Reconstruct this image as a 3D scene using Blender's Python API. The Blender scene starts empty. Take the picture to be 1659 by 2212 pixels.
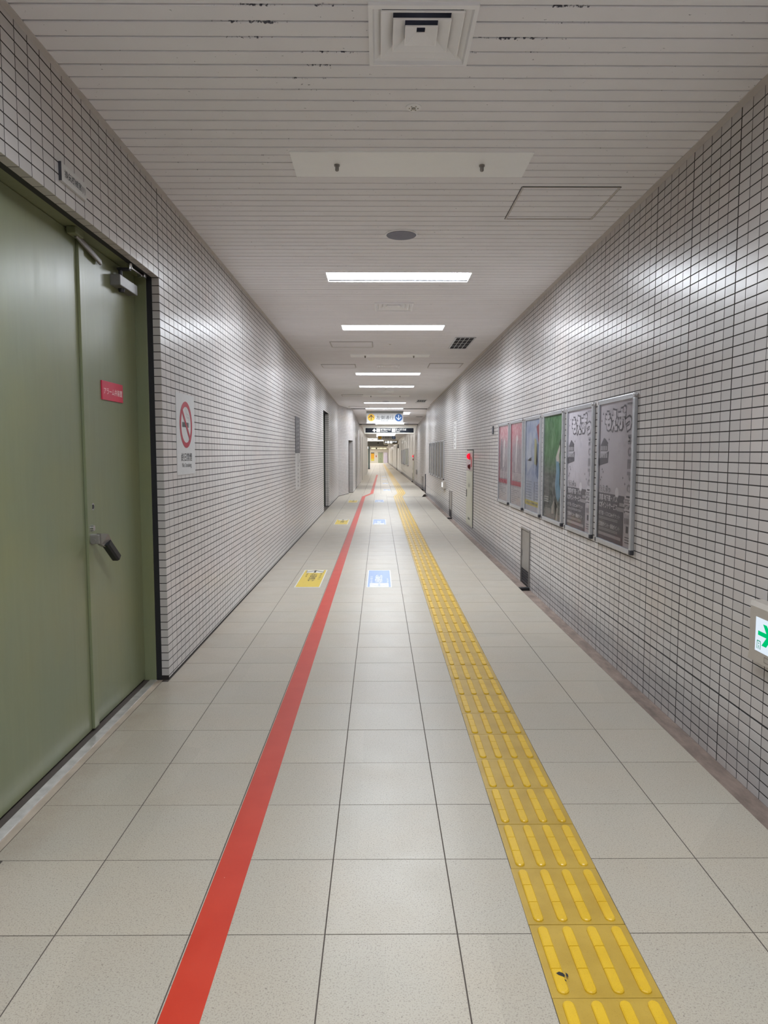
import bpy, bmesh, math, random
import numpy as np
from mathutils import Vector, Matrix
random.seed(7)
C = bpy.context.scene.collection

# ------------------------------------------------------------------ camera, world, exposure
SC = bpy.context.scene
cam_data = bpy.data.cameras.new('camera')
cam = bpy.data.objects.new('camera', cam_data)
C.objects.link(cam)
cam_data.sensor_fit = 'VERTICAL'
cam_data.sensor_height = 36.0
cam_data.lens = 1541.0 / 2212.0 * 36.0
cam_data.clip_start = 0.05
cam_data.clip_end = 400
EYE = 1.456
cam.location = (0, 0, EYE)
cam.rotation_euler = (math.radians(90 - 4.785), 0, math.radians(-0.3705))
SC.camera = cam
w = bpy.data.worlds.new('world')
SC.world = w
w.use_nodes = True
w.node_tree.nodes['Background'].inputs[0].default_value = (0.8, 0.85, 1, 1)
w.node_tree.nodes['Background'].inputs[1].default_value = 0.02
SC.view_settings.view_transform = 'Standard'
SC.view_settings.look = 'None'
SC.view_settings.gamma = 1
SC.view_settings.use_curve_mapping = False
SC.view_settings.exposure = 0.0
SC.cycles.max_bounces = 14
SC.cycles.diffuse_bounces = 9
SC.cycles.glossy_bounces = 4
LAMP = 57.0          # radiance of a lit corridor lamp
HALL = 31.0

# ------------------------------------------------------------------ layout
XL, XR = -1.353, 1.686           # tile faces of the two side walls
Y0, Y1, YB = -6.0, 1.6, 23.6     # back of the passage, where pieces begin, where it jogs
FLX = 1.503                      # edge of the paving at the drain
XL2, XR2 = -0.95, 1.82           # side walls after the jog
YE = 140.0
YH = 58.5                        # where the hall opens on the left

def zc(y):
    if y < 12: return 3.056
    if y < 25: return 3.056 - 0.066 * (y - 12) / 13
    if y < 34: return 2.99 - 0.20 * (y - 25) / 9
    return 2.79 - 0.0055 * (y - 34)

def zf(y):
    return 0.0 if y < 28 else -0.0055 * (y - 28)

# ------------------------------------------------------------------ materials
def lin(c):
    r = []
    for v in c[:3]:
        v = v / 255.0
        r.append(v / 12.92 if v <= 0.04045 else ((v + 0.055) / 1.055) ** 2.4)
    return (r[0], r[1], r[2], 1.0)

class NT:
    def __init__(s, name):
        s.m = bpy.data.materials.new(name)
        s.m.use_nodes = True
        s.t = s.m.node_tree
        s.b = s.t.nodes['Principled BSDF']
        s.out = s.t.nodes['Material Output']
    def n(s, kind, **kw):
        nd = s.t.nodes.new(kind)
        for k, v in kw.items():
            if hasattr(nd, k): setattr(nd, k, v)
        return nd
    def l(s, a, b): s.t.links.new(a, b)
    def math(s, op, a, b=None, clamp=False):
        nd = s.n('ShaderNodeMath', operation=op); nd.use_clamp = clamp
        for i, v in enumerate((a, b)):
            if v is None: continue
            if isinstance(v, (int, float)): nd.inputs[i].default_value = v
            else: s.l(v, nd.inputs[i])
        return nd.outputs[0]
    def mix(s, fac, a, b, blend='MIX'):
        nd = s.n('ShaderNodeMix', data_type='RGBA', blend_type=blend)
        for sock, v in ((nd.inputs[0], fac), (nd.inputs[6], a), (nd.inputs[7], b)):
            if isinstance(v, (int, float)): sock.default_value = v
            elif isinstance(v, tuple): sock.default_value = v
            else: s.l(v, sock)
        return nd.outputs[2]
    def ramp(s, fac, a, b, ca=(0, 0, 0, 1), cb=(1, 1, 1, 1)):
        nd = s.n('ShaderNodeValToRGB')
        nd.color_ramp.elements[0].position = 0; nd.color_ramp.elements[1].position = 1
        nd.color_ramp.elements[0].color = ca; nd.color_ramp.elements[1].color = cb
        mr = s.n('ShaderNodeMapRange'); mr.inputs[1].default_value = a; mr.inputs[2].default_value = b
        s.l(fac, mr.inputs[0]); s.l(mr.outputs[0], nd.inputs[0]); return nd.outputs[0]
    def pos(s): return s.n('ShaderNodeNewGeometry').outputs['Position']
    def noise(s, vec, scale, detail=2.0, rough=0.5):
        nd = s.n('ShaderNodeTexNoise')
        nd.inputs['Scale'].default_value = scale; nd.inputs['Detail'].default_value = detail
        nd.inputs['Roughness'].default_value = rough
        if vec is not None: s.l(vec, nd.inputs['Vector'])
        return nd.outputs[0]
    def scale(s, vec, sc, off=(0, 0, 0)):
        nd = s.n('ShaderNodeMapping'); nd.inputs['Scale'].default_value = sc
        nd.inputs['Location'].default_value = off
        s.l(vec, nd.inputs['Vector']); return nd.outputs[0]
    def bump(s, h, strength, dist=0.002):
        nd = s.n('ShaderNodeBump'); nd.inputs['Strength'].default_value = strength
        nd.inputs['Distance'].default_value = dist
        s.l(h, nd.inputs['Height']); s.l(nd.outputs[0], s.b.inputs['Normal'])

def mat(name, col, rough=0.5, metal=0.0, spec=0.5, vary=0.06, vscale=8.0, bump=0.0, bscale=200.0, emit=0.0):
    """painted / plastic / metal surface with slight tonal wear"""
    k = NT(name)
    c = lin(col)
    p = k.pos()
    n = k.noise(p, vscale, 3.0)
    lo = tuple(x * (1 - vary) for x in c[:3]) + (1,)
    hi = tuple(min(1, x * (1 + vary)) for x in c[:3]) + (1,)
    k.l(k.ramp(n, 0.3, 0.7, lo, hi), k.b.inputs['Base Color'])
    k.b.inputs['Roughness'].default_value = rough
    k.b.inputs['Metallic'].default_value = metal
    k.b.inputs['Specular IOR Level'].default_value = spec
    if bump: k.bump(k.noise(p, bscale, 2.0), bump)
    if emit:
        k.b.inputs['Emission Color'].default_value = c
        k.b.inputs['Emission Strength'].default_value = emit
    return k.m

def emitter(name, col, strength):
    k = NT(name)
    e = k.n('ShaderNodeEmission')
    e.inputs[0].default_value = lin(col); e.inputs[1].default_value = strength
    k.l(e.outputs[0], k.out.inputs[0])
    return k.m

def tile_mat(name, col, off, cell, amp=0.07, rough=0.285):
    """glazed wall tile; every tile (cell) a hair different in tone"""
    k = NT(name)
    p = k.pos()
    v = k.scale(p, tuple(1.0 / c for c in cell), tuple(-o / c for o, c in zip(off, cell)))
    fl = k.n('ShaderNodeVectorMath', operation='FLOOR'); k.l(v, fl.inputs[0])
    wn = k.n('ShaderNodeTexWhiteNoise', noise_dimensions='3D'); k.l(fl.outputs[0], wn.inputs['Vector'])
    c = lin(col)
    base = k.ramp(wn.outputs['Value'], 0, 1, tuple(x * (1 - amp) for x in c[:3]) + (1,), tuple(x * (1 + amp) for x in c[:3]) + (1,))
    warm = k.mix(k.ramp(k.noise(p, 2.2, 3), .4, .7), base, (1.03, 0.985, 0.96, 1), 'MULTIPLY')
    grime = k.ramp(k.noise(p, 14, 5, .7), .66, .8)
    z = k.n('ShaderNodeSeparateXYZ'); k.l(p, z.inputs[0])
    low = k.ramp(z.outputs[2], 0.0, 0.22, (1, 1, 1, 1), (0.04, 0.04, 0.04, 1))
    k.l(k.mix(k.math('MULTIPLY', k.math('MULTIPLY', grime, low), 0.6), warm, lin((98, 86, 76))), k.b.inputs['Base Color'])
    k.b.inputs['Roughness'].default_value = rough
    k.b.inputs['Specular IOR Level'].default_value = 0.85
    k.bump(k.noise(p, 55, 2), 0.08, 0.003)
    return k.m

M = {}
M['tile'] = tile_mat('glazed_wall_tile', (191, 187, 185), (0, 0.09, 0.025), (5, .1, .05))
M['tile_r'] = tile_mat('glazed_wall_tile_right', (191, 187, 185), (0, 0.046, 0.007), (5, .1, .05))
M['grout'] = mat('dark_grout', (42, 36, 34), 0.9, bump=.3, bscale=400)
M['joint'] = mat('black_sealant', (26, 26, 30), 0.6)
M['wallplain'] = mat('far_wall_tile', (200, 198, 195), 0.3, vary=.03)

def floor_mat():
    k = NT('speckled_floor_tile')
    p = k.pos()
    c = lin((170, 163, 149))
    v = k.scale(p, (1 / .4, 1 / .3993, 1), (0.2, -.13, 0))
    fl = k.n('ShaderNodeVectorMath', operation='FLOOR'); k.l(v, fl.inputs[0])
    wn = k.n('ShaderNodeTexWhiteNoise', noise_dimensions='3D'); k.l(fl.outputs[0], wn.inputs['Vector'])
    base = k.ramp(wn.outputs['Value'], 0, 1, tuple(x * .965 for x in c[:3]) + (1,), tuple(x * 1.03 for x in c[:3]) + (1,))
    base = k.mix(k.ramp(k.noise(p, 3.0, 4), .35, .7), base, (1.02, .985, .95, 1), 'MULTIPLY')
    s1 = k.ramp(k.noise(p, 210, 2, .6), .54, .64)
    s2 = k.ramp(k.noise(p, 150, 1, .5), .68, .73)
    s3 = k.ramp(k.noise(k.scale(p, (1, 1, 1), (3, 7, 1)), 330, 1, .5), .62, .72)
    base = k.mix(k.math('MULTIPLY', s1, .42), base, lin((98, 89, 78)))
    base = k.mix(k.math('MULTIPLY', s3, .3), base, lin((206, 202, 192)))
    base = k.mix(k.math('MULTIPLY', s2, .5), base, lin((70, 62, 58)))
    # brown dirt along the foot of the left wall and the door sill
    x = k.n('ShaderNodeSeparateXYZ'); k.l(p, x.inputs[0])
    edge = k.ramp(k.math('MULTIPLY', x.outputs[0], -1), 1.12, 1.36)
    dirt = k.math('MULTIPLY', edge, k.ramp(k.noise(p, 4, 5, .7), .35, .75))
    base = k.mix(k.math('MULTIPLY', dirt, .45), base, lin((140, 118, 98)))
    k.l(base, k.b.inputs['Base Color'])
    k.l(k.ramp(k.noise(p, 5, 4), .3, .7, (.33, .33, .33, 1), (.39, .39, .39, 1)), k.b.inputs['Roughness'])
    k.b.inputs['Specular IOR Level'].default_value = 0.42
    return k.m
M['floor'] = floor_mat()
M['floorjoint'] = mat('floor_joint', (78, 70, 64), 0.9)

def slat_mat():
    k = NT('painted_ceiling_slat')
    p = k.pos()
    c = lin((238, 237, 240))
    base = k.ramp(k.noise(p, 3, 3), .3, .7, tuple(x * .96 for x in c[:3]) + (1,), c)
    tc = k.n('ShaderNodeTexCoord')
    o = k.n('ShaderNodeSeparateXYZ'); k.l(tc.outputs['Object'], o.inputs[0])
    edge = k.ramp(o.outputs[1], -.046, -.018, (1, 1, 1, 1), (0, 0, 0, 1))
    w = k.n('ShaderNodeSeparateXYZ'); k.l(p, w.inputs[0])
    near = k.ramp(w.outputs[1], 2.4, 4.2, (1, 1, 1, 1), (.0, .0, .0, 1))
    dx = k.math('ABSOLUTE', k.math('SUBTRACT', w.outputs[0], .1))
    mid = k.ramp(dx, .5, 1.1, (1, 1, 1, 1), (0, 0, 0, 1))
    reg = k.math('MULTIPLY', k.math('MULTIPLY', near, mid), k.ramp(k.noise(p, 2.6, 2), .40, .6))
    thr = k.math('ADD', k.math('MULTIPLY', k.noise(k.scale(p, (1, .6, 1)), 75, 4, .65), .55), k.math('MULTIPLY', k.math('MULTIPLY', edge, reg), .42))
    peel = k.ramp(thr, .53, .55)
    specks = k.math('MULTIPLY', k.ramp(k.noise(p, 60, 2, .5), .745, .76), .7)
    base = k.mix(k.math('MAXIMUM', peel, specks), base, lin((92, 92, 102)))
    k.l(base, k.b.inputs['Base Color'])
    k.b.inputs['Roughness'].default_value = 0.6
    k.b.inputs['Specular IOR Level'].default_value = 0.2
    return k.m
M['slat'] = slat_mat()
M['ceilback'] = mat('ceiling_void', (40, 38, 40), 0.9)
M['trim'] = mat('white_angle_trim', (196, 190, 186), 0.45)
M['white'] = mat('white_enamel', (244, 244, 246), 0.4, vary=.02)
M['cover'] = mat('white_cover_panel', (250, 252, 253), 0.4, vary=.02)
M['lamp'] = emitter('lamp_diffuser', (240, 247, 255), LAMP)
M['lamp2'] = emitter('hall_lamp_diffuser', (252, 250, 246), HALL)
M['alu'] = mat('brushed_aluminium', (196, 198, 202), 0.33, metal=.75, vary=.04, vscale=20)
M['chrome'] = mat('bright_metal', (215, 215, 218), 0.16, metal=1, vary=.02)
M['dkmetal'] = mat('dark_metal', (70, 70, 76), 0.4, metal=.5)
M['black'] = mat('black_plastic', (22, 23, 27), 0.4)
M['grille'] = mat('grille_void', (34, 35, 44), 0.8)
M['duct'] = mat('duct_interior', (86, 93, 118), 0.7)
M['speaker'] = mat('grey_speaker_mesh', (132, 133, 146), 0.7, bump=.4, bscale=700)
M['steel'] = mat('stainless_plate', (150, 146, 142), 0.35, metal=.55, vary=.07, vscale=14)
M['sillsteel'] = mat('worn_stainless_sill', (214, 209, 207), 0.26, metal=.6, vary=.12, vscale=18, bump=.15, bscale=120)
M['beige'] = mat('beige_panel', (190, 188, 172), 0.45)
M['beige2'] = mat('light_beige_plastic', (178, 170, 160), 0.5, vary=.02)
M['red'] = mat('red_plastic', (190, 24, 34), 0.35)
M['darkred'] = mat('dark_red_plastic', (96, 22, 28), 0.4)
M['redlamp'] = emitter('red_indicator_glow', (255, 20, 40), 2.2)
M['teal'] = mat('dark_teal_paint', (58, 76, 74), 0.5)
M['lavender'] = mat('lavender_panel', (222, 212, 230), 0.5)
M['cream'] = mat('cream_paint', (232, 228, 216), 0.5)
M['greybeam'] = mat('grey_beam_paint', (150, 150, 146), 0.6)

def door_mat():
    k = NT('olive_door_paint')
    p = k.pos()
    c = lin((120, 127, 100))
    n = k.noise(k.scale(p, (9, 9, 1.2)), 3, 4, .6)
    base = k.ramp(n, .3, .7, tuple(x * .965 for x in c[:3]) + (1,), tuple(x * 1.03 for x in c[:3]) + (1,))
    base = k.mix(k.ramp(k.noise(p, 2.4, 3), .35, .7), base, (1.1, 1.03, .88, 1), 'MULTIPLY')
    sc = k.ramp(k.noise(k.scale(p, (30, 14, 5)), 1, 5, .75), .70, .78)
    base = k.mix(k.math('MULTIPLY', sc, .35), base, lin((70, 74, 56)))
    k.l(base, k.b.inputs['Base Color'])
    st = k.noise(k.scale(p, (60, 60, 1.5)), 1, 3, .6)
    k.l(k.ramp(st, .3, .7, (.30, .30, .30, 1), (.35, .35, .35, 1)), k.b.inputs['Roughness'])
    k.b.inputs['Specular IOR Level'].default_value = .42
    k.bump(st, .025, .003)
    return k.m
M['door'] = door_mat()

def gutter_mat():
    k = NT('grimy_drain_concrete')
    p = k.pos()
    n = k.noise(k.scale(p, (3, 1, 1)), 5, 5, .65)
    base = k.ramp(n, .3, .75, lin((104, 90, 82)), lin((150, 132, 120)))
    x = k.n('ShaderNodeSeparateXYZ'); k.l(p, x.inputs[0])
    wob = k.math('ADD', x.outputs[0], k.math('MULTIPLY', k.noise(p, 6, 4), .05))
    near = k.ramp(wob, FLX + .072, FLX + .084, (1, 1, 1, 1), (0, 0, 0, 1))
    base = k.mix(near, base, lin((84, 82, 90)))
    k.l(base, k.b.inputs['Base Color'])
    k.b.inputs['Roughness'].default_value = .75
    k.bump(k.noise(p, 40, 4), .4, .006)
    return k.m
M['gutter'] = gutter_mat()

def yellow_mat(name, a, b, rough):
    k = NT(name)
    p = k.pos()
    base = k.ramp(k.noise(p, 9, 4), .3, .7, lin(a), lin(b))
    base = k.mix(k.math('MULTIPLY', k.ramp(k.noise(p, 320, 2), .6, .7), .25), base, lin((120, 92, 30)))
    k.l(base, k.b.inputs['Base Color'])
    k.b.inputs['Roughness'].default_value = rough
    k.bump(k.noise(p, 260, 2), .15, .001)
    return k.m
M['ybase'] = yellow_mat('worn_tactile_base', (164, 133, 46), (178, 147, 58), .38)
M['ybar'] = yellow_mat('tactile_bar', (200, 160, 26), (210, 171, 40), .34)

def stripe_mat():
    k = NT('red_floor_tape')
    p = k.pos()
    base = k.ramp(k.noise(p, 6, 4), .3, .7, lin((178, 48, 27)), lin((186, 57, 36)))
    ch = k.ramp(k.noise(p, 55, 3, .6), .74, .77)
    base = k.mix(ch, base, lin((214, 170, 150)))
    k.l(base, k.b.inputs['Base Color'])
    k.b.inputs['Roughness'].default_value = .42
    k.b.inputs['Specular IOR Level'].default_value = .35
    return k.m
M['stripe'] = stripe_mat()

FLAT = {}
def flat(col, rough=.45):
    key = (col, rough)
    if key not in FLAT:
        FLAT[key] = mat('print_%02x%02x%02x' % col, col, rough, vary=.025, vscale=30)
    return FLAT[key]

def glow(col, s):
    key = (col, 'e', s)
    if key not in FLAT: FLAT[key] = emitter('lit_print_%02x%02x%02x' % col, col, s)
    return FLAT[key]

def pane_mat():
    k = NT('clear_acrylic')
    t = k.n('ShaderNodeBsdfTransparent'); g = k.n('ShaderNodeBsdfGlossy')
    g.inputs['Roughness'].default_value = .06
    f = k.n('ShaderNodeFresnel'); f.inputs[0].default_value = 1.22
    b = k.n('ShaderNodeBump'); b.inputs['Strength'].default_value = .25; b.inputs['Distance'].default_value = .02
    k.l(k.noise(k.pos(), 5, 2), b.inputs['Height']); k.l(b.outputs[0], g.inputs['Normal'])
    mx = k.n('ShaderNodeMixShader')
    k.l(f.outputs[0], mx.inputs[0]); k.l(t.outputs[0], mx.inputs[1]); k.l(g.outputs[0], mx.inputs[2])
    k.l(mx.outputs[0], k.out.inputs[0])
    return k.m
M['pane'] = pane_mat()

# ------------------------------------------------------------------ mesh helpers
class MB:
    def __init__(s): s.v = []; s.f = []
    def quad(s, a, b, c, d):
        i = len(s.v); s.v += [tuple(a), tuple(b), tuple(c), tuple(d)]; s.f.append((i, i + 1, i + 2, i + 3)); return s
    def poly(s, pts):
        i = len(s.v); s.v += [tuple(p) for p in pts]; s.f.append(tuple(range(i, i + len(pts)))); return s
    def box(s, lo, hi, ch=0.0):
        (x0, y0, z0), (x1, y1, z1) = lo, hi
        if ch <= 0:
            i = len(s.v)
            s.v += [(x0, y0, z0), (x1, y0, z0), (x1, y1, z0), (x0, y1, z0), (x0, y0, z1), (x1, y0, z1), (x1, y1, z1), (x0, y1, z1)]
            for f in ((0, 3, 2, 1), (4, 5, 6, 7), (0, 1, 5, 4), (1, 2, 6, 5), (2, 3, 7, 6), (3, 0, 4, 7)):
                s.f.append(tuple(i + k for k in f))
            return s
        bm = bmesh.new(); bmesh.ops.create_cube(bm, size=1)
        for v in bm.verts:
            v.co = Vector(((x0 + x1) / 2 + v.co.x * (x1 - x0), (y0 + y1) / 2 + v.co.y * (y1 - y0), (z0 + z1) / 2 + v.co.z * (z1 - z0)))
        bmesh.ops.bevel(bm, geom=list(bm.edges), offset=ch, segments=2, profile=.6, affect='EDGES')
        s.addbm(bm); return s
    def addbm(s, bm):
        i = len(s.v); bm.verts.index_update()
        s.v += [tuple(v.co) for v in bm.verts]
        s.f += [tuple(i + v.index for v in f.verts) for f in bm.faces]
        bm.free()
    def cyl(s, a, b, r0, r1=None, n=16, cap=True):
        r1 = r0 if r1 is None else r1
        a, b = Vector(a), Vector(b); d = (b - a).normalized()
        u = d.orthogonal().normalized(); w_ = d.cross(u)
        i = len(s.v)
        for c, r in ((a, r0), (b, r1)):
            for k in range(n):
                t = 2 * math.pi * k / n
                s.v.append(tuple(c + u * (r * math.cos(t)) + w_ * (r * math.sin(t))))
        for k in range(n):
            k2 = (k + 1) % n
            s.f.append((i + k, i + k2, i + n + k2, i + n + k))
        if cap:
            s.f.append(tuple(i + k for k in reversed(range(n)))); s.f.append(tuple(i + n + k for k in range(n)))
        return s
    def dome(s, c, axis, r, h, n=16, m=5):
        c = Vector(c); d = Vector(axis).normalized(); u = d.orthogonal().normalized(); w_ = d.cross(u)
        i = len(s.v)
        for j in range(m):
            t = j / m * math.pi / 2
            for k in range(n):
                a = 2 * math.pi * k / n
                s.v.append(tuple(c + d * (h * math.sin(t)) + (u * math.cos(a) + w_ * math.sin(a)) * (r * math.cos(t))))
        s.v.append(tuple(c + d * h)); top = len(s.v) - 1
        for j in range(m - 1):
            for k in range(n):
                k2 = (k + 1) % n
                s.f.append((i + j * n + k, i + j * n + k2, i + (j + 1) * n + k2, i + (j + 1) * n + k))
        for k in range(n): s.f.append((i + (m - 1) * n + k, i + (m - 1) * n + (k + 1) % n, top))
        return s
    def prism(s, pts, d):
        """closed outline (3d points) pushed along d"""
        n = len(pts); i = len(s.v); d = Vector(d)
        s.v += [tuple(p) for p in pts] + [tuple(Vector(p) + d) for p in pts]
        s.f.append(tuple(i + k for k in reversed(range(n)))); s.f.append(tuple(i + n + k for k in range(n)))
        for k in range(n):
            k2 = (k + 1) % n
            s.f.append((i + k, i + k2, i + n + k2, i + n + k))
        return s
    def mesh(s, name, m, off=(0, 0, 0), smooth=False):
        me = bpy.data.meshes.new(name)
        v = np.array(s.v, dtype=float) - np.array(off, dtype=float) if s.v else []
        me.from_pydata([tuple(p) for p in v], [], s.f)
        me.materials.append(m)
        bm = bmesh.new(); bm.from_mesh(me)
        bmesh.ops.recalc_face_normals(bm, faces=bm.faces) if len(bm.faces) < 3000 else None
        bm.to_mesh(me); bm.free()
        if smooth:
            for p in me.polygons: p.use_smooth = True
            try: me.set_sharp_from_angle(angle=math.radians(40))
            except Exception: pass
        return me
    def build(s, name, m, parent=None, smooth=False, loc=None):
        off = (0, 0, 0)
        if parent is not None: off = world_loc(parent)
        elif loc is not None: off = loc
        o = bpy.data.objects.new(name, s.mesh(name, m, off, smooth)); C.objects.link(o)
        if parent is not None: o.parent = parent
        elif loc is not None: o.location = loc
        return o

def world_loc(o):
    p = Vector(o.location)
    while o.parent is not None:
        o = o.parent; p = p + Vector(o.location)
    return tuple(p)

def tag(o, label=None, cat=None, group=None, kind=None):
    if label: o['label'] = label
    if cat: o['category'] = cat
    if group: o['group'] = group
    if kind: o['kind'] = kind
    return o

def empty(name, loc, label, cat, group=None, kind=None):
    o = bpy.data.objects.new(name, None); C.objects.link(o); o.location = loc
    o.empty_display_size = .1
    return tag(o, label, cat, group, kind)

def copy_tree(o, loc=None, label=None, parent=None):
    c = o.copy(); C.objects.link(c)
    if parent is not None: c.parent = parent
    if loc is not None: c.location = loc
    if label: c['label'] = label
    for ch in list(o.children): copy_tree(ch, parent=c)
    return c

# ------------------------------------------------------------------ flat print and lettering
TXT = {}
def text2d(s, bold=0.0, spacing=1.0):
    key = (s, bold, spacing)
    if key in TXT: return TXT[key]
    cu = bpy.data.curves.new('lettering', 'FONT')
    cu.body = s; cu.resolution_u = 2; cu.offset = bold; cu.space_line = spacing; cu.align_x = 'CENTER'
    cu.fill_mode = 'FRONT'
    ob = bpy.data.objects.new('lettering', cu); C.objects.link(ob)
    dg = bpy.context.evaluated_depsgraph_get()
    me = ob.evaluated_get(dg).to_mesh()
    v = np.array([tuple(p.co)[:2] for p in me.vertices]) if len(me.vertices) else np.zeros((1, 2))
    f = [tuple(p.vertices) for p in me.polygons]
    ob.evaluated_get(dg).to_mesh_clear()
    bpy.data.objects.remove(ob); bpy.data.curves.remove(cu)
    lo, hi = v.min(0), v.max(0)
    v = (v - lo) / np.maximum(hi - lo, 1e-6)
    TXT[key] = (v, f)
    return TXT[key]

class Board:
    """a flat face in the scene: origin, right and up unit vectors, width, height"""
    def __init__(s, o, r, u, W, H):
        s.o, s.r, s.u, s.W, s.H = Vector(o), Vector(r), Vector(u), W, H
        s.n = s.r.cross(s.u)
    def p(s, a, b, d=0.0): return s.o + s.r * (a * s.W) + s.u * (b * s.H) + s.n * d
    def rect(s, mb, a0, b0, a1, b1, d): mb.quad(s.p(a0, b0, d), s.p(a1, b0, d), s.p(a1, b1, d), s.p(a0, b1, d)); return mb
    def poly(s, mb, pts, d): mb.poly([s.p(a, b, d) for a, b in pts]); return mb
    def circ(s, mb, a, b, ra, d, n=28, inner=0.0):
        rb = ra * s.W / s.H
        P = lambda k, q: s.p(a + ra * q * math.cos(2 * math.pi * k / n), b + rb * q * math.sin(2 * math.pi * k / n), d)
        if inner <= 0: mb.poly([P(k, 1) for k in range(n)])
        else:
            for k in range(n): mb.quad(P(k, 1), P(k + 1, 1), P(k + 1, inner), P(k, inner))
        return mb
    def text(s, mb, st, a0, b0, a1, b1, d, bold=0.0, rot=0, spacing=1.0):
        v, f = text2d(st, bold, spacing)
        i = len(mb.v)
        for x, y in v:
            if rot == 90: x, y = 1 - y, x
            elif rot == -90: x, y = y, 1 - x
            elif rot == 180: x, y = 1 - x, 1 - y
            mb.v.append(tuple(s.p(a0 + (a1 - a0) * x, b0 + (b1 - b0) * y, d)))
        mb.f += [tuple(i + k for k in q) for q in f]
        return mb
    def arrow(s, mb, a, b, sa, sb, d, flip=1, th=.2, head=.62):
        """slim arrow, tip up (flip=1) or down (-1)"""
        q = lambda x, y: (a + x * sa, b + flip * y * sb)
        s.poly(mb, [q(-th / 2, -1), q(th / 2, -1), q(th / 2, .75), q(-th / 2, .75)][::flip], d)
        for sg in (-1, 1):
            pts = [q(0, 1), q(sg * .95, .05), q(sg * .95, .05 - th * 1.35), q(0, 1 - th * 1.45)]
            s.poly(mb, pts, d + .0008 + .0004 * sg)
        return mb

def R3(mb_list): return mb_list

# ------------------------------------------------------------------ tiled walls
def tile_mesh(w_, h_, m, name='wall_tile', dep=.003, ch=.0005):
    """one glazed tile lying in the (y,z) plane, face to -x"""
    a, b = w_ / 2, h_ / 2; mb = MB()
    R = lambda x, k: [(x, -a + k, -b + k), (x, a - k, -b + k), (x, a - k, b - k), (x, -a + k, b - k)]
    rows = [R(dep, 0), R(ch, 0), R(0, ch)]
    for r in rows: mb.v += r
    for j in range(2):
        for k in range(4):
            k2 = (k + 1) % 4; mb.f.append((4 * j + k, 4 * j + k2, 4 * j + 4 + k2, 4 * j + 4 + k))
    mb.f.append((8, 9, 10, 11))
    return mb.mesh(name, m)

def tile_rects(u0, u1, up, upitch, z0, zt, zp, zpitch, holes, gu=.005, gz=.0054, heavy=None, hg=.0075):
    """(u,z) rectangles of a stack-bond grid between u0..u1, z0..zt, clear of holes"""
    out = []
    ku = math.floor((u0 - up) / upitch); ke = math.ceil((u1 - up) / upitch)
    for i in range(ku, ke):
        a, b = up + i * upitch, up + (i + 1) * upitch
        ga, gb = gu / 2, gu / 2
        if heavy:
            if heavy(i): ga = hg / 2
            if heavy(i + 1): gb = hg / 2
        a, b = max(a + ga, u0), min(b - gb, u1)
        if b - a < .012: continue
        top = zt((a + b) / 2) if callable(zt) else zt
        bot = z0((a + b) / 2) if callable(z0) else z0
        kz = math.floor((bot - zp) / zpitch); kt = math.ceil((top - zp) / zpitch)
        for j in range(kz, kt):
            c, d = zp + j * zpitch + gz / 2, zp + (j + 1) * zpitch - gz / 2
            c, d = max(c, bot), min(d, top)
            if d - c < .008: continue
            rs = [(a, b, c, d)]
            for (h0, h1, h2, h3) in holes:
                nr = []
                for (p, q, r, s) in rs:
                    if q <= h0 or p >= h1 or s <= h2 or r >= h3: nr.append((p, q, r, s)); continue
                    if p < h0 - .01: nr.append((p, h0, r, s))
                    if q > h1 + .01: nr.append((h1, q, r, s))
                    pp, qq = max(p, h0), min(q, h1)
                    if r < h2 - .006: nr.append((pp, qq, r, h2))
                    if s > h3 + .006: nr.append((pp, qq, h3, s))
                rs = nr
            out += rs
    return out

def field_mesh(name, rects, O, U, N, m, dep=.003, ch=.0005, tilt=.0022):
    """many tiles of one wall plane as one mesh. O origin, U along, z up, N outward normal"""
    O, U, N = np.array(O, float), np.array(U, float), np.array(N, float); Z = np.array((0, 0, 1.0))
    r = np.array(rects); n = len(r)
    rng = np.random.default_rng(5)
    V = np.zeros((n, 8, 3)); ctr = np.stack([(r[:, 0] + r[:, 1]) / 2, (r[:, 2] + r[:, 3]) / 2], 1)
    ta, tb = rng.normal(0, tilt, n), rng.normal(0, tilt, n)
    cs = [(0, 2), (1, 2), (1, 3), (0, 3)]
    sg = [(1, 1), (-1, 1), (-1, -1), (1, -1)]
    for k in range(4):
        uu, zz = r[:, cs[k][0]], r[:, cs[k][1]]
        V[:, k] = O + uu[:, None] * U + zz[:, None] * Z - dep * N
        uu, zz = uu + sg[k][0] * ch, zz + sg[k][1] * ch
        d = (uu - ctr[:, 0]) * ta + (zz - ctr[:, 1]) * tb
        V[:, 4 + k] = O + uu[:, None] * U + zz[:, None] * Z + d[:, None] * N
    fl = np.array([(4, 5, 6, 7)] + [(k, (k + 1) % 4, 4 + (k + 1) % 4, 4 + k) for k in range(4)])
    if np.dot(np.cross(U, Z), N) < 0: fl = fl[:, ::-1]
    F = (np.arange(n)[:, None, None] * 8 + fl[None]).reshape(-1, 4)
    me = bpy.data.meshes.new(name)
    me.vertices.add(n * 8); me.vertices.foreach_set('co', V.reshape(-1))
    me.loops.add(len(F) * 4); me.loops.foreach_set('vertex_index', F.reshape(-1).astype(np.int32))
    me.polygons.add(len(F)); me.polygons.foreach_set('loop_start', np.arange(len(F), dtype=np.int32) * 4)
    me.update(calc_edges=True); me.materials.append(m)
    me.polygons.foreach_set('use_smooth', np.zeros(len(F), dtype=bool))
    return me

def pix(p):
    """rough view test used only to choose which repeats become single parts"""
    x, y, z = p
    return (abs(x - .0064 * y) / max(y, .01) < .545) and (-.82 < (z - EYE) / max(y, .01) < .66)

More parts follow.
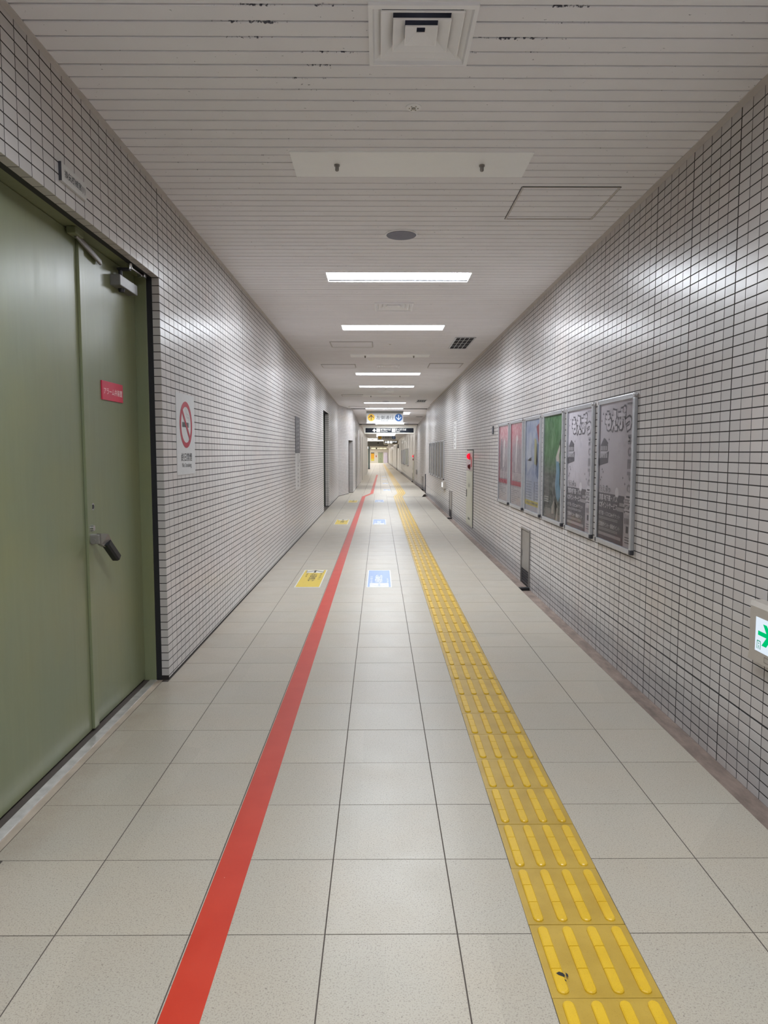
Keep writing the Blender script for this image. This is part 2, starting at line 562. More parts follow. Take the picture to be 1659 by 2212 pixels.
def tiled_wall(root, rects, X, face, m, nsingle=300):
    """rects in (y,z) on the plane x=X; the largest seen become wall_tile parts, the rest one stuff part"""
    vis = []
    for q in rects:
        c = (X, (q[0] + q[1]) / 2, (q[2] + q[3]) / 2)
        if q[1] - q[0] > .06 and q[3] - q[2] > .03 and pix(c): vis.append((c[1], q))
    vis.sort(key=lambda t: t[0])
    single = set(q for _, q in vis[:nsingle])
    cache = {}
    for q in sorted(single):
        key = (round(q[1] - q[0], 4), round(q[3] - q[2], 4))
        if key not in cache: cache[key] = tile_mesh(key[0], key[1], m)
        o = bpy.data.objects.new('wall_tile', cache[key]); C.objects.link(o); o.parent = root
        o.location = Vector((X, (q[0] + q[1]) / 2, (q[2] + q[3]) / 2)) - Vector(root.location)
        o.rotation_euler = (0, random.gauss(0, .0022), (math.pi if face > 0 else 0) + random.gauss(0, .0022))
    rest = [q for q in rects if q not in single]
    me = field_mesh('wall_tile_field', rest, (X, 0, 0), (0, 1, 0), (face, 0, 0), m)
    o = bpy.data.objects.new('wall_tile_field', me); C.objects.link(o); o.parent = root
    o.location = -Vector(root.location); o['kind'] = 'stuff'

def field(root, name, rects, O, U, N, m):
    me = field_mesh(name, rects, O, U, N, m)
    o = bpy.data.objects.new(name, me); C.objects.link(o); o.parent = root
    o.location = -Vector(root.location); o['kind'] = 'stuff'
    return o

# ================================================================== SETTING
# ---- left wall: backing with two door recesses, then the angled piece and the second passage
D1 = (2.39, 4.49, 2.525)        # first door opening: y0, y1, top
D2 = (17.35, 19.2, 2.475)
RX = -1.50                      # door plane
G = .0007
mb = MB()
xb = XL - G
def wallstrip(mb, y0, y1, z0, z1, x=xb): mb.quad((x, y0, z0), (x, y1, z0), (x, y1, z1), (x, y0, z1))
wallstrip(mb, Y0, D1[0], -.1, 3.2); wallstrip(mb, D1[0], D1[1], D1[2] + G, 3.2)
wallstrip(mb, D1[1] + G, D2[0], -.1, 3.2); wallstrip(mb, D2[0], D2[1], D2[2] + G, 3.2)
wallstrip(mb, D2[1] + G, YB, -.1, 3.2)
for (a, b, t) in (D1, D2):
    xr = -1.70
    for y in (a - G, b + G): mb.quad((xb, y, -.1), (xr, y, -.1), (xr, y, t + G), (xb, y, t + G))
    xs = XL - .046
    mb.quad((xb, a - G, t + G), (xb, b + G, t + G), (xs, b + G, t + G), (xs, a - G, t + G))
    mb.quad((xs, a - G, t + G), (xs, b + G, t + G), (xs, b + G, t + .05), (xs, a - G, t + .05))
    mb.quad((xs, a - G, t + .05), (xs, b + G, t + .05), (xr, b + G, t + .05), (xr, a - G, t + .05))
wall_left = mb.build('wall_left', M['grout'], loc=(XL, 0, 0))
tag(wall_left, 'white glazed tile wall on the left with recessed green doors', 'wall', kind='structure')
hv = {int(round((y - .09) / .1)) for y in (4.49, 7.19, 10.29, 13.39, 16.49, 20.19)}
holesL = [(D1[0], D1[1], -1, D1[2]), (D2[0], D2[1], -1, D2[2])]
recs = tile_rects(Y1, YB, .09, .1, 0.012, zc, .025, .05, holesL, heavy=lambda i: i in hv, hg=.012)
tiled_wall(wall_left, recs, XL, 1, M['tile'])
field(wall_left, 'wall_tile_rear', tile_rects(-.6, Y1, .09, .1, 0.012, zc, .025, .05, []), (XL, 0, 0), (0, 1, 0), (1, 0, 0), M['tile'])
# tile returns at the recesses (corner pieces 45 mm deep): single parts on the near jamb, soffit pieces over the door
rt = tile_mesh(.045, .0452, M['tile'], 'corner_tile')
for j in range(50):
    o = bpy.data.objects.new('corner_tile', rt); C.objects.link(o); o.parent = wall_left
    o.location = Vector((XL - .0225, D1[1], .05 + .05 * j)) - Vector(wall_left.location)
    o.rotation_euler = (random.gauss(0, .002), 0, math.pi / 2)
so = tile_mesh(.0948, .045, M['tile'], 'soffit_tile')
for i in range(21):
    y = 2.44 + .1 * i
    o = bpy.data.objects.new('soffit_tile', so); C.objects.link(o); o.parent = wall_left
    o.location = Vector((XL - .0225, y, D1[2])) - Vector(wall_left.location)
    o.rotation_euler = (0, math.pi / 2, 0)
    # face must look down
    o.rotation_euler = (0, -math.pi / 2, 0)
field(wall_left, 'jamb_tile_field', tile_rects(0, .1, 0, .05, .012, 2.475, .025, .05, []), (XL - .1, D2[1], 0), (1, 0, 0), (0, -1, 0), M['tile'])

# angled piece and second passage, left side
A0, A1_, A2_, A3_ = (XL, YB), (-1.08, 25.1), (-1.08, 25.75), (XL2, 25.75)
mb = MB()
def vwall(mb, p, q, z0, z1a, z1b=None, off=.004):
    z1b = z1a if z1b is None else z1b
    mb.quad((p[0], p[1], z0), (q[0], q[1], z0), (q[0], q[1], z1b), (p[0], p[1], z1a))
vwall(mb, (XL - .0007, YB), (-1.0807, 25.1), -.2, 3.1)
vwall(mb, (-1.083, 25.1), (XL2 - .003, 25.75), 1.87, 3.1)
vwall(mb, (-1.6, 25.75), (XL2 - .0007, 25.75), -.2, 1.87)
vwall(mb, (-1.6, 25.1), (-1.084, 25.1), -.2, 1.87)
vwall(mb, (-1.6, 25.1), (-1.6, 25.75), -.2, 1.87)
mb.quad((-1.6, 25.1, 1.87), (-1.084, 25.1, 1.87), (XL2, 25.75, 1.87), (-1.6, 25.75, 1.87))
vwall(mb, (XL2 - .0007, 25.75), (XL2 - .0007, 36), -.4, 3.0)
wl2 = mb.build('wall_left', M['grout'], loc=(-1.08, 25.1, 0))
tag(wl2, 'angled tile wall where the passage jogs to the right, on the left side', 'wall', kind='structure')
def seg(p, q):
    L = math.hypot(q[0] - p[0], q[1] - p[1]); u = ((q[0] - p[0]) / L, (q[1] - p[1]) / L, 0)
    return L, u, (u[1], -u[0], 0)
L, u, n = seg(A0, A1_)
field(wl2, 'wall_tile_field', tile_rects(0, L, .05, .1, .012, 3.0, .025, .05, []), (A0[0], A0[1], 0), u, n, M['tile'])
L, u, n = seg(A1_, A3_)
field(wl2, 'lintel_tile_field', tile_rects(0, L, L, .1, 1.87, 3.0, .025, .05, []), (A1_[0], A1_[1], 0), u, n, M['tile'])
field(wl2, 'jamb_tile_field', tile_rects(0, .15, 0, .05, .012, 1.87, .025, .05, []), (-1.09, 25.745, 0), (1, 0, 0), (0, -1, 0), M['tile'])
field(wl2, 'far_tile_field', tile_rects(25.76, 36, .05, .1, lambda y: zf(y) + .01, lambda y: zc(y) + .05, .025, .05, []), (XL2, 0, 0), (0, 1, 0), (1, 0, 0), M['tile'])
mb = MB()
for y in (28.9, 39.5):
    mb.box((XL2 - .002, y, zf(y)), (XL2 + .012, y + .06, 2.05 if y < 30 else 2.3))
cg = mb.build('trim_1', M['dkmetal'], loc=(XL2, 28.9, 0)); tag(cg, 'dark metal joint strips on the far left wall', 'trim', kind='structure')
mb = MB(); vwall(mb, (XL2, 36), (XL2, YH), -.5, 2.8)
mb.quad((XL2, YH, -.5), (-4.2, YH, -.5), (-4.2, YH, 3), (XL2, YH, 3))
mb.quad((-4.2, YH, -.8), (-4.2, YE, -.8), (-4.2, YE, 3), (-4.2, YH, 3))
tag(mb.build('wall_left', M['wallplain'], loc=(XL2, 36, 0)), 'smooth pale wall on the left at the far end', 'wall', kind='structure')

# ---- right wall
YR = 25.9
mb = MB(); xb = XR + G
wallstrip(mb, Y0, YR, -.12, 3.2, xb)
wall_right = mb.build('wall_right', M['grout'], loc=(XR, 0, 0))
tag(wall_right, 'white glazed tile wall on the right with poster frames', 'wall', kind='structure')
PZ = .007
FR0, FRP, FRW = 4.678, .911, .785
recs = tile_rects(Y1, YR, .046, .1, -.082, zc, PZ, .05, [(12.78, 13.74, .09, 1.50), (7.9, 8.38, -.2, .585), (16.5, 17.1, -.2, .56)], heavy=lambda i: (i - 34) % 5 == 0, hg=.009)
recs2 = []
for q in recs:       # the wide black joint one row above knee height
    if abs(q[2] - (PZ + .25)) < .004: q = (q[0], q[1], q[2] + .003, q[3])
    recs2.append(q)
tiled_wall(wall_right, recs2, XR, -1, M['tile_r'])
field(wall_right, 'wall_tile_rear', tile_rects(-.6, Y1, .046, .1, -.082, zc, PZ, .05, []), (XR, 0, 0), (0, 1, 0), (-1, 0, 0), M['tile_r'])
mb = MB()
for k in range(-12, 225, 5):
    y = .046 + .1 * (34 + k)
    if Y1 < y < YR and not (7.9 < y < 8.38 or 12.78 < y < 13.74 or 16.5 < y < 17.1): mb.quad((XR + .0004, y - .0045, -.08), (XR + .0004, y + .0045, -.08), (XR + .0004, y + .0045, 3.05), (XR + .0004, y - .0045, 3.05))
mb.quad((XR + .0004, Y1, PZ + .246), (XR + .0004, 7.9, PZ + .246), (XR + .0004, 7.9, PZ + .2555), (XR + .0004, Y1, PZ + .2555))
mb.build('expansion_joint', M['joint'], wall_right)
mb = MB()
for y in (4.49, 7.19, 10.29, 13.39, 16.49, 20.19):
    mb.quad((XL - .0004, y - .006, 2.53 if y < 4.5 else 0), (XL - .0004, y + .006, 2.53 if y < 4.5 else 0), (XL - .0004, y + .006, 3.05), (XL - .0004, y - .006, 3.05))
mb.build('expansion_joint', M['joint'], wall_left)
# jog and second passage, right side
mb = MB()
vwall(mb, (XR, YR), (XR2 + .3, YR + .01), -.2, 3.1)
vwall(mb, (XR2 + .0007, YR - .4), (XR2 + .0007, 36), -.4, 3.05)
wr2 = mb.build('wall_right', M['grout'], loc=(XR2, YR, 0))
tag(wr2, 'tile wall on the right beyond the jog', 'wall', kind='structure')
field(wr2, 'far_tile_field', tile_rects(YR, 36, .05, .1, lambda y: zf(y) - .08, lambda y: zc(y) + .05, .007, .05, []), (XR2, 0, 0), (0, 1, 0), (-1, 0, 0), M['tile_r'])
mb = MB(); vwall(mb, (XR2, 36), (XR2, YE), -.9, 2.9)
tag(mb.build('wall_right', M['wallplain'], loc=(XR2, 36, 0)), 'smooth pale wall on the right at the far end', 'wall', kind='structure')
mb = MB()
mb.box((XR - .03, YR - .03, -.2), (XR + .01, YR + .004, .67))
cg = mb.build('trim_2', M['dkmetal'], loc=(XR, YR, 0)); tag(cg, 'dark steel corner guard at the end of the right tile wall', 'trim', kind='structure')

# ---- back and end walls
mb = MB(); mb.quad((-2, Y0, -.2), (2, Y0, -.2), (2, Y0, 3.2), (-2, Y0, 3.2))
tag(mb.build('wall_back', M['wallplain'], loc=(0, Y0, 0)), 'plain wall closing the passage behind', 'wall', kind='structure')
mb = MB(); mb.quad((-4.2, YE, -.9), (XR2, YE, -.9), (XR2, YE, 3), (-4.2, YE, 3))
tag(mb.build('wall_end', M['cream'], loc=(0, YE, 0)), 'pale end wall far down the passage', 'wall', kind='structure')

# ---- floor
mb = MB()
mb.quad((-1.7, Y0, -.0013), (FLX, Y0, -.0013), (FLX, 23.4, -.0013), (-1.7, 23.4, -.0013))
mb.poly([(-1.7, 23.4, -.004), (FLX, 23.4, -.004), (1.40, 23.45, -.004), (1.64, 25.5, -.004), (1.64, 28, -.004), (-1.7, 28, -.004)])
mb.quad((FLX, Y0, -.0013), (FLX, 23.4, -.0013), (FLX, 23.4, -.15), (FLX, Y0, -.15))
floor = mb.build('floor', M['floorjoint'], loc=(0, 0, 0))
tag(floor, 'speckled cream paving with dark joints', 'floor', kind='structure')
XS = [XL + .004, -.983, -.575, -.166, .236, .4605, .7605, 1.137, FLX]
RY0, RP = 2.049, .3993
def ftile_mesh(w_, h_):
    a, b = w_ / 2, h_ / 2; mb = MB(); ch = .0006
    R = lambda z, k: [(-a + k, -b + k, z), (a - k, -b + k, z), (a - k, b - k, z), (-a + k, b - k, z)]
    for r in (R(-.003, 0), R(-.0006, 0), R(0, ch)): mb.v += r
    for j in range(2):
        for k in range(4):
            k2 = (k + 1) % 4; mb.f.append((4 * j + k, 4 * j + k2, 4 * j + 4 + k2, 4 * j + 4 + k))
    mb.f.append((8, 9, 10, 11))
    return mb.mesh('floor_tile', M['floor'])
cache = {}
fi = []
rest = []
for j in range(-20, 66):
    y0, y1 = RY0 + RP * j + .0017, RY0 + RP * (j + 1) - .0017
    if y0 > 25: continue
    for i in range(len(XS) - 1):
        if i == 5: continue
        x0, x1 = XS[i] + .0019, XS[i + 1] - .0019
        if i == 0 and D1[0] + .1 < (y0 + y1) / 2 < D1[1] - .1: x0 = -1.386
        if i == 4: x1 = XS[5] - .0006
        if i == 6: x0 = XS[6] + .0006
        if i == 7: x1 = FLX
        if y1 > 23.3 and i >= 6: continue
        if y1 > 23.3 and i == 4: continue
        if y1 > 1.5: fi.append((j, x0, x1, y0, y1))
        else: rest.append((x0, x1, y0, y1))
fi.sort()
for n_, (j, x0, x1, y0, y1) in enumerate(fi):
    if n_ >= 300: rest.append((x0, x1, y0, y1)); continue
    key = (round(x1 - x0, 4), round(y1 - y0, 4))
    if key not in cache: cache[key] = ftile_mesh(*key)
    o = bpy.data.objects.new('floor_tile', cache[key]); C.objects.link(o); o.parent = floor
    o.location = ((x0 + x1) / 2, (y0 + y1) / 2, random.uniform(-.0002, .0002))
    o.rotation_euler = (random.gauss(0, .0004), random.gauss(0, .0004), 0)
mb = MB()
for (x0, x1, y0, y1) in rest: mb.quad((x0, y0, 0), (x1, y0, 0), (x1, y1, 0), (x0, y1, 0))
o = mb.build('floor_tile_field', M['floor'], floor); o['kind'] = 'stuff'
# paving past the jog (tiles no longer told apart), falling gently
mb = MB()
mb.poly([(.757, 23.3, 0), (FLX, 23.3, 0), (1.40, 23.45, 0), (1.64, 25.5, 0), (.94, 25.5, 0), (.757, 23.5, 0)])
mb.poly([(.236, 23.3, 0), (.458, 23.3, 0), (.64, 25.5, 0), (.236, 25.5, 0)])
ys = [24.9, 28, 36, 58, 80, 110, YE]
for a, b in zip(ys[:-1], ys[1:]):
    xl = -1.6 if a < YH - 1 else -4.2
    for xa, xb_ in ((xl, -.56), (-.555, .05), (.055, .45), (.455, 1.64)):
        mb.quad((xa, a, zf(a) - (.0008 if a < 25 else 0)), (xb_, a, zf(a) - (.0008 if a < 25 else 0)), (xb_, b, zf(b)), (xa, b, zf(b)))
mb.build('far_paving', M['floor'], floor)
# drain along the right wall
mb = MB()
mb.quad((FLX - .002, Y0, -.09), (XR + .02, Y0, -.082), (XR + .02, YR, -.082), (FLX - .002, YR, -.09))
mb.quad((1.6, 24, -.09), (XR2 + .01, 24, -.085), (XR2 + .01, YE, -.085 + zf(YE)), (1.6, YE, -.09 + zf(YE)))
mb.build('drain_channel', M['gutter'], floor)
# edge strip by the sill
mb = MB(); mb.box((-1.425, D1[0] + .02, -.02), (-1.3895, D1[1] - .01, -.0002))
mb.build('edge_strip', mat('brown_edge_strip', (170, 156, 140), .5, vary=.15), floor)

# ---- ceiling of slats
RECT = []    # openings cut in the slats: x0,x1,y0,y1
LX0, LX1, LW = -.475, .825, .34
LAMPS = [(-1.29, True), (1.365, True), (3.953, False), (6.515, True), (9.165, True), (11.85, False), (14.47, True), (17.12, True), (19.78, False), (22.43, True), (25.08, True)]
for y, lit in LAMPS: RECT.append((LX0, LX1, y, y + LW))
DIFF = [(2.685, .40), (7.80, .42), (13.2, .42), (18.45, .42)]
DX0, DX1 = -.045, .36
for y, d in DIFF[:2]: RECT.append((DX0 + .02, DX1 - .02, y + .02, y + d - .02))
mb = MB()
yy = [Y0, 12, 25, 34]
for a, b in zip(yy[:-1], yy[1:]):
    mb.quad((-1.75, a, zc(a) + .12), (2.1, a, zc(a) + .12), (2.1, b, zc(b) + .12), (-1.75, b, zc(b) + .12))
ceiling = mb.build('ceiling', M['ceilback'], loc=(0, 0, 3.056))
tag(ceiling, 'ceiling of narrow painted metal slats with dark gaps', 'ceiling', kind='structure')
def slat_piece(mb, x0, x1, y0, y1):
    h, c = .013, .0025
    prof = [(y0, h), (y0, c), (y0 + c, 0), (y1 - c, 0), (y1, c), (y1, h)]
    i = len(mb.v)
    for x in (x0, x1): mb.v += [(x, a, b) for a, b in prof]
    for k in range(5): mb.f.append((i + k, i + k + 1, i + 6 + k + 1, i + 6 + k))
    mb.f.append(tuple(i + k for k in range(6))); mb.f.append(tuple(i + 6 + k for k in range(6)))
SLW = .0895
full = None
for k in range(-60, 252):
    yc = .006 + .1 * k + .05
    if yc > 25.5: break
    parts_ = [(XL - .0, XR, yc - SLW / 2, yc + SLW / 2)]
    if yc > YB: parts_ = [(XL + (yc - YB) * .18, XR + .06, yc - SLW / 2, yc + SLW / 2)]
    for (h0, h1, h2, h3) in RECT:
        nr = []
        for (p, q, r, s) in parts_:
            if q <= h0 or p >= h1 or s <= h2 or r >= h3: nr.append((p, q, r, s)); continue
            nr.append((p, h0, r, s)); nr.append((h1, q, r, s))
            if r < h2 - .004: nr.append((h0, h1, r, h2))
            if s > h3 + .004: nr.append((h0, h1, h3, s))
        parts_ = nr
    whole = len(parts_) == 1 and yc < YB
    if whole and full: me = full
    else:
        mb = MB()
        for (p, q, r, s) in parts_: slat_piece(mb, p, q, r - yc, s - yc)
        me = mb.mesh('ceiling_slat', M['slat'])
        if whole: full = me
    if yc < 1.0 and yc < 0:
        pass
    o = bpy.data.objects.new('ceiling_slat', me); C.objects.link(o); o.parent = ceiling
    o.location = (0, yc, zc(yc) - 3.056 + random.uniform(-.0006, .0006))
mb = MB()
yy = [25.49, 28, 31, 33.9]
for a, b in zip(yy[:-1], yy[1:]):
    mb.quad((-1.4, a, zc(a)), (2.1, a, zc(a)), (2.1, b, zc(b)), (-1.4, b, zc(b)))
mb.build('sloping_ceiling_sheet', M['slat'], ceiling)
mb = MB()
yy = [33.9, 45, YH, 80, 110, YE]
for a, b in zip(yy[:-1], yy[1:]):
    xl = XL2 - .02 if b <= YH else -4.2
    mb.quad((xl, a, zc(a)), (XR2 + .02, a, zc(a)), (XR2 + .02, b, zc(b)), (xl, b, zc(b)))
tag(mb.build('ceiling', M['slat'], loc=(0, 34, 2.79)), 'plain lower ceiling of the far passage', 'ceiling', kind='structure')
# angle trims along both walls
for i, (xa, xb_, x2, t) in enumerate(((XL, XL + .027, XL + .004, 'left'), (XR - .04, XR, XR - .004, 'right'))):
    mb = MB()
    for a, b in ((Y0, 12), (12, YB)):
        for (p, q, r, s) in ((xa, xb_, -.004, .0),):
            v = [(x, y, zc(y) + z) for y in (a, b) for x, z in ((p, r), (q, r), (q, s), (p, s))]
            i0 = len(mb.v); mb.v += v
            for f in ((0, 1, 5, 4), (1, 2, 6, 5), (2, 3, 7, 6), (3, 0, 4, 7), (0, 3, 2, 1), (4, 5, 6, 7)): mb.f.append(tuple(i0 + k for k in f))
    tag(mb.build('trim_%d' % (i + 3), M['trim'], loc=((xa + xb_) / 2, 0, 3.056)), 'thin pale angle trim along the %s edge of the ceiling' % t, 'trim', kind='structure')

# ================================================================== DOORS
def recess_door(name, D, label, leaf_split, dx=0.0):
    RX = -1.50 - dx
    y0, y1, top = D
    root = empty(name, (RX, (y0 + y1) / 2, 0), label, 'door', kind='structure')
    fx0, fx1 = RX - .03, -1.43 - dx
    # frame: two posts and a head
    for a, b in ((y0 + .004, y0 + .045), (y1 - .012, y1 + .0)):
        mb = MB(); mb.box((fx0, a, 0.0), (fx1, b, top + .02), .002); mb.build('frame_post', M['door'], root)
    mb = MB(); mb.box((fx0, y0 + .004, top + .004), (fx1, y1, top + .03), .002); mb.build('frame_head', M['door'], root)
    # black sealant between frame and tile
    mb = MB()
    mb.box((-1.432 - dx, y1 - .003, 0), (-1.397 - dx, y1 + .003, top + .004)); mb.box((-1.432 - dx, y0, top + .002), (-1.397 - dx, y1, top + .02))
    mb.build('sealant', M['joint'], root)
    ya, yb = y0 + .045, y1 - .016
    lv = []
    for (a, b) in ((ya, leaf_split - .003), (leaf_split + .001, yb)):
        mb = MB(); mb.box((RX - .04, a, .012), (RX, b, top + .002), .003)
        lv.append(mb.build('door_leaf', M['door'], root))
    mb = MB(); mb.box((RX - .001, leaf_split - .002, .016), (RX + .014, leaf_split + .06, top - .004), .002)
    mb.build('astragal', M['door'], root)
    mb = MB(); mb.box((RX - .045, yb, .0), (RX - .02, y1 - .010, top)); mb.build('gap_shadow_strip', M['joint'], root)
    # sill
    mb = MB(); mb.box((RX - .06, y0, -.03), (RX + .032, y1, -.003)); mb.build('sill_groove', M['dkmetal'], root)
    mb = MB(); mb.box((RX + .03, y0 + .02, -.03), (-1.423 - dx, y1 - .015, .004), .0015); mb.build('sill', M['sillsteel'], root)
    return root, lv
door_1, leaves = recess_door('door_1', D1, 'olive green steel double door at the near left', 3.632)
leaf = leaves[1]
# lever handle with black grip and the lock above it
mb = MB(); mb.box((RX, 3.648, .935), (RX + .012, 3.690, 1.085), .003); mb.build('handle_plate', M['steel'], leaf)
mb = MB(); mb.cyl((RX + .008, 3.668, 1.066), (RX + .03, 3.668, 1.066), .018, .014); mb.build('key_cylinder', M['chrome'], leaf, smooth=True)
mb = MB(); mb.box((RX + .008, 3.652, .985), (RX + .062, 3.688, 1.035), .006)
mb.cyl((RX + .03, 3.646, 1.0), (RX + .03, 3.694, 1.0), .014, n=14)
P = [(RX + .045, 3.660, 1.04), (RX + .080, 3.668, 1.038), (RX + .082, 3.715, .995), (RX + .066, 3.708, .955), (RX + .045, 3.668, .98)]
mb.prism(P, (.022, -.004, 0)); mb.build('lever_arm', M['steel'], leaf)
def obox(mb, a, b, w_, h_, up=(0, 0, 1)):
    a, b = Vector(a), Vector(b); d = (b - a).normalized(); s_ = d.cross(Vector(up)).normalized(); t = s_.cross(d)
    pts = [a + s_ * (sx * w_ / 2) + t * (sy * h_ / 2) for sx, sy in ((-1, -.6), (-.6, -1), (.6, -1), (1, -.6), (1, .6), (.6, 1), (-.6, 1), (-1, .6))]
    mb.prism(pts, b - a); return mb
mb = MB(); obox(mb, (RX + .078, 3.69, .992), (RX + .090, 3.80, .895), .046, .044); mb.build('lever_grip', M['black'], leaf)
mb = MB(); mb.cyl((RX - .002, 3.706, 1.174), (RX + .012, 3.706, 1.174), .021, .019, n=20); mb.build('lock_rose', M['chrome'], leaf, smooth=True)
mb = MB(); mb.cyl((RX + .012, 3.706, 1.174), (RX + .0135, 3.706, 1.174), .012, n=16); mb.build('keyhole', M['black'], leaf)
# closer: body, cap, arm and link
mb = MB(); mb.box((RX + .0, 4.075, 2.385), (RX + .058, 4.36, 2.445), .004); mb.build('closer_body', mat('closer_grey', (126, 124, 122), .4, metal=.3), leaf)
mb = MB(); mb.cyl((RX + .03, 4.17, 2.386), (RX + .03, 4.17, 2.366), .02, .015); mb.build('closer_valve', M['dkmetal'], leaf, smooth=True)
mb = MB(); mb.cyl((RX + .03, 4.16, 2.44), (RX + .03, 4.16, 2.50), .011); mb.box((RX + .015, 4.14, 2.485), (RX + .085, 4.18, 2.497), .002)
mb.build('closer_pinion', M['dkmetal'], leaf)
mb = MB(); mb.cyl((RX + .085, 4.155, 2.503), (RX + .075, 4.39, 2.512), .008); mb.cyl((RX + .085, 4.155, 2.49), (RX + .085, 4.155, 2.52), .014); mb.box((RX + .05, 4.38, 2.50), (RX + .095, 4.42, 2.526), .003)
mb.build('closer_link', M['chrome'], leaf, smooth=True)
mb = MB(); mb.box((RX + .012, 3.50, 2.497), (RX + .055, 3.60, 2.528), .003); mb.build('selector_bracket', M['door'], door_1)
mb = MB(); obox(mb, (RX + .035, 3.55, 2.505), (RX + .018, 3.90, 2.462), .03, .014, (1, 0, 0)); mb.build('selector_arm', M['steel'], door_1)
recess_door('door_2', D2, 'narrow green door in the recess halfway down the left wall', 18.3, .057)
mb = MB(); mb.box((-1.55, 25.14, 0), (-1.52, 25.74, 1.85)); r = mb.build('door_3', M['door'], loc=(-1.55, 25.4, 0))
tag(r, 'hidden door in the small recess after the jog on the left', 'door', kind='structure')
# far double door
ed = empty('door_4', (.2, YE - .05, zf(YE)), 'pale green double door in the end wall', 'door', kind='structure')
s = YE / 1552.0
def FX(px): return (px - 819.5) * s
def FZ(py): return EYE + (977 - py) * s
GD = mat('pale_green_door', (162, 172, 142), .5)
mb = MB(); mb.box((FX(817), YE - .06, zf(YE)), (FX(820.2), YE - .01, FZ(978.2))); mb.build('door_leaf', GD, ed)
mb = MB(); mb.box((FX(820.4), YE - .06, zf(YE)), (FX(827.2), YE - .01, FZ(978.2))); mb.build('door_leaf', GD, ed)
mb = MB(); mb.box((FX(816.2), YE - .08, FZ(978.2)), (FX(827.8), YE - .01, FZ(977.0))); mb.build('frame_head', M['greybeam'], ed)
mb = MB(); mb.box((FX(820.6), YE - .12, FZ(992)), (FX(821.6), YE - .06, FZ(991))); mb.build('handle', M['black'], ed)
# ================================================================== FLOOR MARKINGS
# ---- tactile guide strip
TX0, TX1 = .4605, .7585
TY0, TP = 1.789, .2985
tac = empty('tactile_strip', (.61, 0, 0), 'yellow tactile guide strip of raised bar blocks running down the floor', 'tactile paving')
def block_mesh():
    a = TP / 2 - .001; b = (TX1 - TX0) / 2
    mb = MB(); mb.box((-b, -a, -.006), (b, a, .0012), .0012); return mb.mesh('tactile_block', M['ybase'])
def bar_mesh():
    """flat-topped rounded bar in three segments"""
    mb = MB(); L, r, h = .137, .0165, .0062
    def ring(y0, y1, r0, r1, k, z):
        pts = []
        rr = r - k
        n = 7
        if r1:
            for i in range(n): t = math.pi * i / (n - 1); pts.append((rr * math.cos(t), y1 - r + rr * math.sin(t), z))
        else: pts += [(rr, y1 - k * .3, z), (-rr, y1 - k * .3, z)]
        if r0:
            for i in range(n): t = math.pi + math.pi * i / (n - 1); pts.append((rr * math.cos(t), y0 + r + rr * math.sin(t), z))
        else: pts += [(-rr, y0 + k * .3, z), (rr, y0 + k * .3, z)]
        return pts
    for (y0, y1, e0, e1) in ((-L, -L / 3 - .0006, 1, 0), (-L / 3 + .0006, L / 3 - .0006, 0, 0), (L / 3 + .0006, L, 0, 1)):
        rows = [ring(y0, y1, e0, e1, 0, .0), ring(y0, y1, e0, e1, .0008, h * .6), ring(y0, y1, e0, e1, .004, h)]
        n = len(rows[0]); i = len(mb.v)
        for q in rows: mb.v += q
        for j in range(2):
            for k in range(n): mb.f.append((i + j * n + k, i + j * n + (k + 1) % n, i + (j + 1) * n + (k + 1) % n, i + (j + 1) * n + k))
        mb.f.append(tuple(i + 2 * n + k for k in range(n)))
    return mb.mesh('bar', M['ybar'])
bm_, br_ = block_mesh(), bar_mesh()
BX = [-.1125, -.0375, .0375, .1125]
for k in range(-2, 72):
    y = TY0 + TP * (k + .5)
    if y + TP / 2 > 23.45: break
    o = bpy.data.objects.new('tactile_block', bm_); C.objects.link(o); o.parent = tac
    o.location = (random.uniform(-.0008, .0008), y, random.uniform(-.0004, .0004)); o.rotation_euler = (0, 0, random.gauss(0, .002))
    for bx in BX:
        b = bpy.data.objects.new('bar', br_); C.objects.link(b); b.parent = o; b.location = (bx, 0, .0012)
mb = MB()
pts = [(.61, 23.3), (.61, 23.5), (.79, 25.35), (.79, 28), (.77, 58), (.74, 118)]
def ribbon(mb, pts, half, z, zb=0.0):
    fine = []
    for (a, b) in zip(pts[:-1], pts[1:]):
        n = max(1, int((b[1] - a[1]) / 2))
        fine += [(a[0] + (b[0] - a[0]) * k / n, a[1] + (b[1] - a[1]) * k / n) for k in range(n)]
    fine.append(pts[-1])
    for (a, b) in zip(fine[:-1], fine[1:]):
        mb.quad((a[0] - half, a[1], zf(a[1]) + z), (a[0] + half, a[1], zf(a[1]) + z), (b[0] + half, b[1], zf(b[1]) + z), (b[0] - half, b[1], zf(b[1]) + z))
ribbon(mb, pts, .149, .002); o = mb.build('far_blocks', M['ybase'], tac); o['kind'] = 'stuff'
mb = MB()
for bx in BX: ribbon(mb, [(p[0] + bx, p[1]) for p in pts], .017, .007)
o = mb.build('far_bars', M['ybar'], tac); o['kind'] = 'stuff'
# torn black patch on one bar of the near block
mb = MB()
for pts_ in ([(.492, 1.873), (.502, 1.879), (.511, 1.874), (.515, 1.866), (.512, 1.858), (.505, 1.862), (.498, 1.866)], [(.519, 1.876), (.524, 1.868), (.523, 1.858), (.518, 1.861)], [(.509, 1.850), (.513, 1.848), (.514, 1.842), (.511, 1.843)]):
    mb.poly([(x, y, .0079) for x, y in pts_])
mb.build('torn_patch', M['black'], tac)
